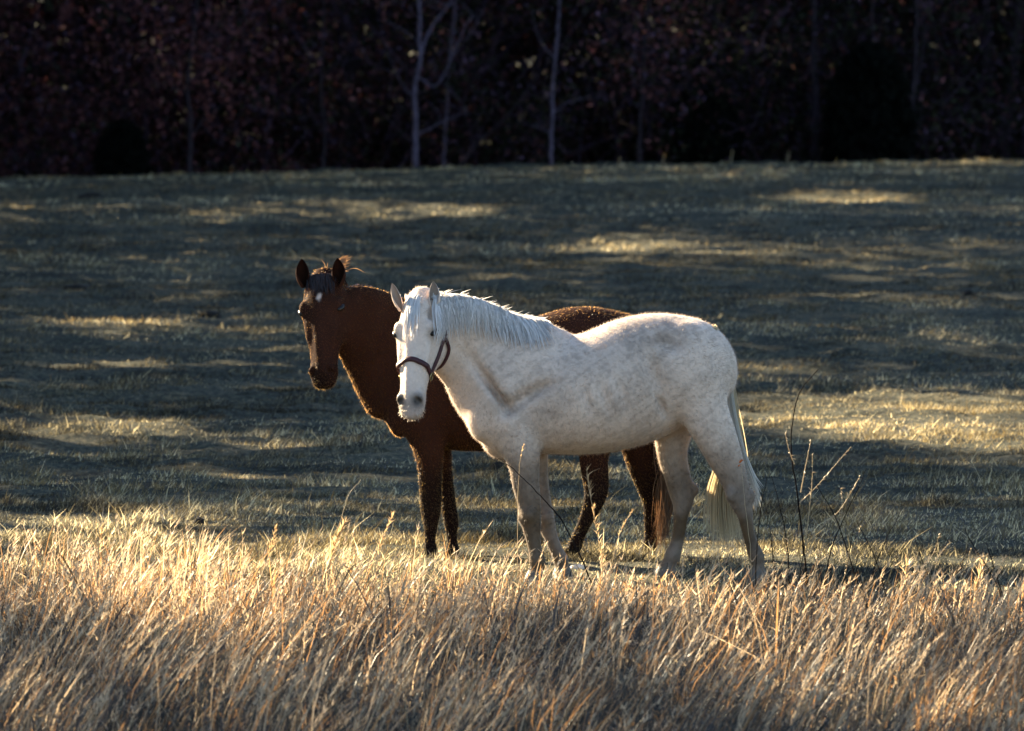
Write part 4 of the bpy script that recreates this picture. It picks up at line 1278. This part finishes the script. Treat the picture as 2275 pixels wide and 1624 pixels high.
weed('weed_stalk', 'tallest dark weed stalk with pale side twigs, right of the white horse', 38.2,
     [(1796, 1320), (1794, 1296), (1784, 1208), (1771, 1094), (1761, 1031), (1758, 964), (1768, 897), (1784, 860), (1818, 821)], 0.0061, M_STEM,
     twigs=([(1776, 1117), (1812, 1083), (1850, 1040), (1890, 993)], [(1779, 1094), (1790, 1035), (1802, 977)], [(1789, 1213), (1797, 1140), (1804, 1075), (1805, 1011)], [(1789, 1213), (1825, 1172), (1864, 1135), (1890, 1095), (1911, 1057)], [(1765, 1031), (1753, 1000), (1745, 965)]))
weed('weed_stalk', 'dark bare stalk between the tallest weed and the white horse\'s hind foot', 38.0, [(1756, 1340), (1754, 1317), (1748, 1208), (1735, 1135), (1714, 1057)], 0.0047, M_STEM)
weed('weed_stalk', 'dark stalk leaning left, first right of the tallest weed', 37.0, [(1936, 1400), (1934, 1368), (1903, 1285), (1880, 1218), (1854, 1145), (1812, 1073)], 0.0052, M_STEM)
weed('weed_stalk', 'dark stalk leaning left, second right of the tallest weed', 36.5, [(1988, 1430), (1986, 1399), (1965, 1311), (1942, 1234), (1901, 1156)], 0.0052, M_STEM)
weed('weed_stalk', 'upright thin stalk in front of the white horse\'s near hind foot', 36.5, [(1691, 1430), (1689, 1405), (1680, 1301), (1683, 1192), (1692, 1120), (1704, 1057)], 0.0044, M_STEM, twigs=([(1680, 1310), (1700, 1280), (1725, 1250)],))
weed('weed_stalk', 'long dark stalk slanting across the white horse\'s forelegs', 38.6, [(1314, 1295), (1289, 1235), (1269, 1195), (1244, 1150), (1208, 1109), (1171, 1071), (1133, 1036), (1112, 1028)], 0.0049, M_STEM)
weed('weed_stalk', 'short dark stalk low in front of the white forefoot', 37.0, [(1160, 1400), (1168, 1330), (1178, 1250)], 0.0041, M_STEM)
weed('weed_stalk', 'slanting dark stalk near the right edge above the curled orange blades', 37.0, [(2240, 1380), (2215, 1300), (2180, 1240), (2150, 1190), (2140, 1160)], 0.0047, M_STEM)
weed('weed_stalk', 'short dark stalk second from the right edge', 36.8, [(2230, 1330), (2205, 1250), (2190, 1205)], 0.0047, M_STEM)
weed('weed_stalk', 'thin stalk holding one orange dry leaf against the white hock', 39.0, [(1668, 1320), (1668, 1230), (1655, 1120), (1647, 1030)], 0.0022, M_PALESTEM, leaf=[(1643, 1024, 0.02), (1640, 1034, 0.012)])
weed('weed_stalk', 'dark forked stalk close behind the tallest weed, leaning right', 38.6, [(1830, 1310), (1842, 1240), (1866, 1170), (1900, 1100), (1925, 1040)], 0.0039, M_STEM, twigs=([(1850, 1215), (1880, 1190), (1915, 1180)], [(1866, 1170), (1872, 1120), (1868, 1085)]))
weed('weed_stalk', 'dark stalk leaning right, between the two left-leaning ones', 37.8, [(1920, 1350), (1940, 1270), (1968, 1200), (2000, 1140)], 0.0035, M_STEM, twigs=([(1940, 1270), (1962, 1245), (1990, 1236)],))
weed('weed_stalk', 'thin dark stalk standing just behind the white horse\'s tail', 38.4, [(1722, 1320), (1718, 1240), (1708, 1160), (1692, 1095)], 0.0031, M_STEM, twigs=([(1715, 1215), (1735, 1180), (1742, 1150)],))
STEM_LABELS = ['thin dark stem beside the white horse\'s near hind hoof', 'thin dark stem crossing low in front of the tallest weed', 'thin dark stem leaning right, just right of the tallest weed', 'long thin stem leaning left in the front grass, right of the tallest weed', 'thin stem leaning left in front of the curled orange blades', 'thin stem leaning right between the curled orange blades and the orange clump', 'short thin stem leaning right at the foot of the tallest weed', 'thin stem leaning left behind the curled orange blades']
for lab_, (u, v, du, hh_, yd) in zip(STEM_LABELS, ((1740, 1380, -30, 190, 37.2), (1815, 1420, -45, 210, 36.6), (1870, 1330, 30, 170, 38.0), (1890, 1440, -60, 220, 36.2), (2040, 1420, -55, 200, 36.6), (2110, 1390, 40, 180, 37.0), (1770, 1330, 24, 150, 38.2), (2080, 1340, -40, 160, 37.8))):
    weed('thin_stem', lab_, yd, [(u, v), (u + du * 0.35, v - hh_ * 0.4), (u + du * 0.7, v - hh_ * 0.75), (u + du, v - hh_)], 0.0033, M_STEM,
         twigs=([(u + du * 0.5, v - hh_ * 0.55), (u + du * 0.5 + 18, v - hh_ * 0.75), (u + du * 0.5 + 26, v - hh_ * 0.95)],), group='thin dark stems at the right')
weed('weed_stalk', 'thin dark forked stem at the right, rising from the grass behind the curled orange blades', 37.6, [(2085, 1370), (2070, 1300), (2045, 1235), (2030, 1190)], 0.0039, M_STEM, twigs=([(2060, 1280), (2085, 1235), (2110, 1205)],))
weed('weed_stalk', 'low dark stem arching left beneath the tallest weed', 37.4, [(1850, 1390), (1835, 1330), (1822, 1270), (1815, 1225)], 0.0039, M_STEM)
weed('weed_stalk', 'upright dark stem in front of the far white hind foot', 37.4, [(1490, 1400), (1486, 1330), (1482, 1250)], 0.0039, M_STEM)
weed('grass_plume', 'golden plume stem in front of the brown horse\'s hind leg', 38.8, [(1339, 1290), (1337, 1240), (1323, 1162), (1311, 1099), (1303, 1041)], 0.003, M_PALESTEM, seeds=[(0.15, 1.0, 70, 0.045)])
weed('grass_plume', 'thick pale plume, tallest tuft left of the brown forelegs', 38.0, [(722, 1330), (735, 1240), (745, 1205), (768, 1160)], 0.004, M_PALESTEM, seeds=[(0.3, 1.0, 140, 0.05)])
weed('grass_plume', 'thin arching plume between the tallest tuft and the brown forelegs', 38.3, [(836, 1330), (840, 1240), (850, 1195), (872, 1148)], 0.003, M_PALESTEM, seeds=[(0.4, 1.0, 70, 0.035)])
weed('grass_plume', 'pale plume leaning right, left of the tallest tuft', 38.6, [(590, 1320), (596, 1240), (604, 1210), (613, 1172)], 0.003, M_PALESTEM, seeds=[(0.4, 1.0, 60, 0.035)])
weed('grass_plume', 'upright plume near the left edge', 38.8, [(214, 1330), (218, 1270), (222, 1220), (226, 1170)], 0.003, M_PALESTEM, seeds=[(0.3, 1.0, 80, 0.035)])
weed('grass_plume', 'fine bare stem rising above the tallest tuft', 38.2, [(735, 1260), (755, 1165), (775, 1100), (802, 1065)], 0.002, M_PALESTEM)
weed('grass_plume', 'pale stem against the white horse\'s foreleg', 38.8, [(1150, 1300), (1150, 1150), (1153, 1054), (1157, 1015), (1164, 986)], 0.0025, M_PALESTEM, seeds=[(0.7, 1.0, 12, 0.02)])
weed('grass_plume', 'slanting pale plume between the brown hind legs', 39.0, [(1352, 1290), (1372, 1200), (1390, 1160), (1408, 1130)], 0.0025, M_PALESTEM, seeds=[(0.4, 1.0, 30, 0.025)])
weed('curled_grass', 'curled orange grass blades at the right, beside the leaning dark stalks', 37.2, [(2022, 1400), (2020, 1330), (2012, 1290), (2016, 1250)], 0.003, M_PALESTEM, seeds=[(0.2, 1.0, 70, 0.06)])
weed('curled_grass', 'clump of orange grass blades close to the right edge', 37.0, [(2160, 1400), (2165, 1330), (2172, 1290), (2186, 1250)], 0.003, M_PALESTEM, seeds=[(0.2, 1.0, 80, 0.06)])
for (u, v, lab) in ((1625, 336, 'small pale dead weed at the wood edge, above the white rump'), (1473, 345, 'tiny pale weed at the wood edge, left of the taller one'), (1375, 350, 'faint weed at the wood edge above the brown rump'), (512, 372, 'small rusty weed at the left wood edge'), (1750, 340, 'faint weed at the wood edge left of the straight dark trunk')):
    weed('edge_weed', lab, 169.5, [(u - 2, v + 34), (u, v + 14), (u + 3, v)], 0.02, M_PALESTEM if v != 372 else M_REDLEAF, seeds=[(0.4, 1.0, 14, 0.12)])

# ------------------------------------------------------------------ dark clods on the pasture
def clod(u, v, wpx, label, material=M_CLOD, name='dark_clod', cat='clod', flat=0.45):
    y_ = None
    for yy in np.arange(36, 168, 0.1):     # where the sight line meets the pasture
        p = W(u, v, yy)
        if p[2] < gz(p[0], p[1]) + 0.01:
            y_ = yy; break
    if y_ is None: return
    p = W(u, v, y_); p[2] = float(gz(p[0], p[1]))
    r_ = wpx / 2 * y_ / KPX
    root = None
    n1, n2 = 7, 12
    V, F = [], []
    for i in range(n1 + 1):
        for j in range(n2):
            a_, b_ = math.pi * 0.6 * i / n1, 2 * math.pi * j / n2
            k_ = 0.7 + 0.6 * float(noise(3 * math.cos(b_) * math.sin(a_) + u, 3 * math.sin(b_) * math.sin(a_) + 3 * math.cos(a_), 7))
            V.append([r_ * k_ * math.sin(a_) * math.cos(b_), r_ * k_ * math.sin(a_) * math.sin(b_) * 0.9, r_ * flat * 2 * k_ * math.cos(a_)])
    for i in range(n1):
        for j in range(n2):
            F.append([i * n2 + j, i * n2 + (j + 1) % n2, (i + 1) * n2 + (j + 1) % n2, (i + 1) * n2 + j])
    o = mesh_from(name, np.array(V), np.array(F), material, smooth=True)
    o.location = p
    tag(o, label, cat, 'dark clods lying on the pasture' if name == 'dark_clod' else None)
clod(1107, 1040, 30, 'dark clod just left of the white horse\'s foreleg')
clod(2153, 655, 26, 'round dark clod far out on the right of the pasture')
clod(466, 702, 60, 'wide flat dark clod left of the brown horse\'s head', flat=0.2)
clod(205, 438, 60, 'dark flat clod far out near the left wood edge', flat=0.2)
clod(170, 642, 70, 'wide dark clod at the left, level with the brown ears', flat=0.18)
clod(443, 1163, 30, 'dark clod at the back edge of the tall grass, left side')
clod(1283, 1262, 34, 'pale stone between the white fore and hind feet', M_STONE, 'stone', 'stone', 0.25)
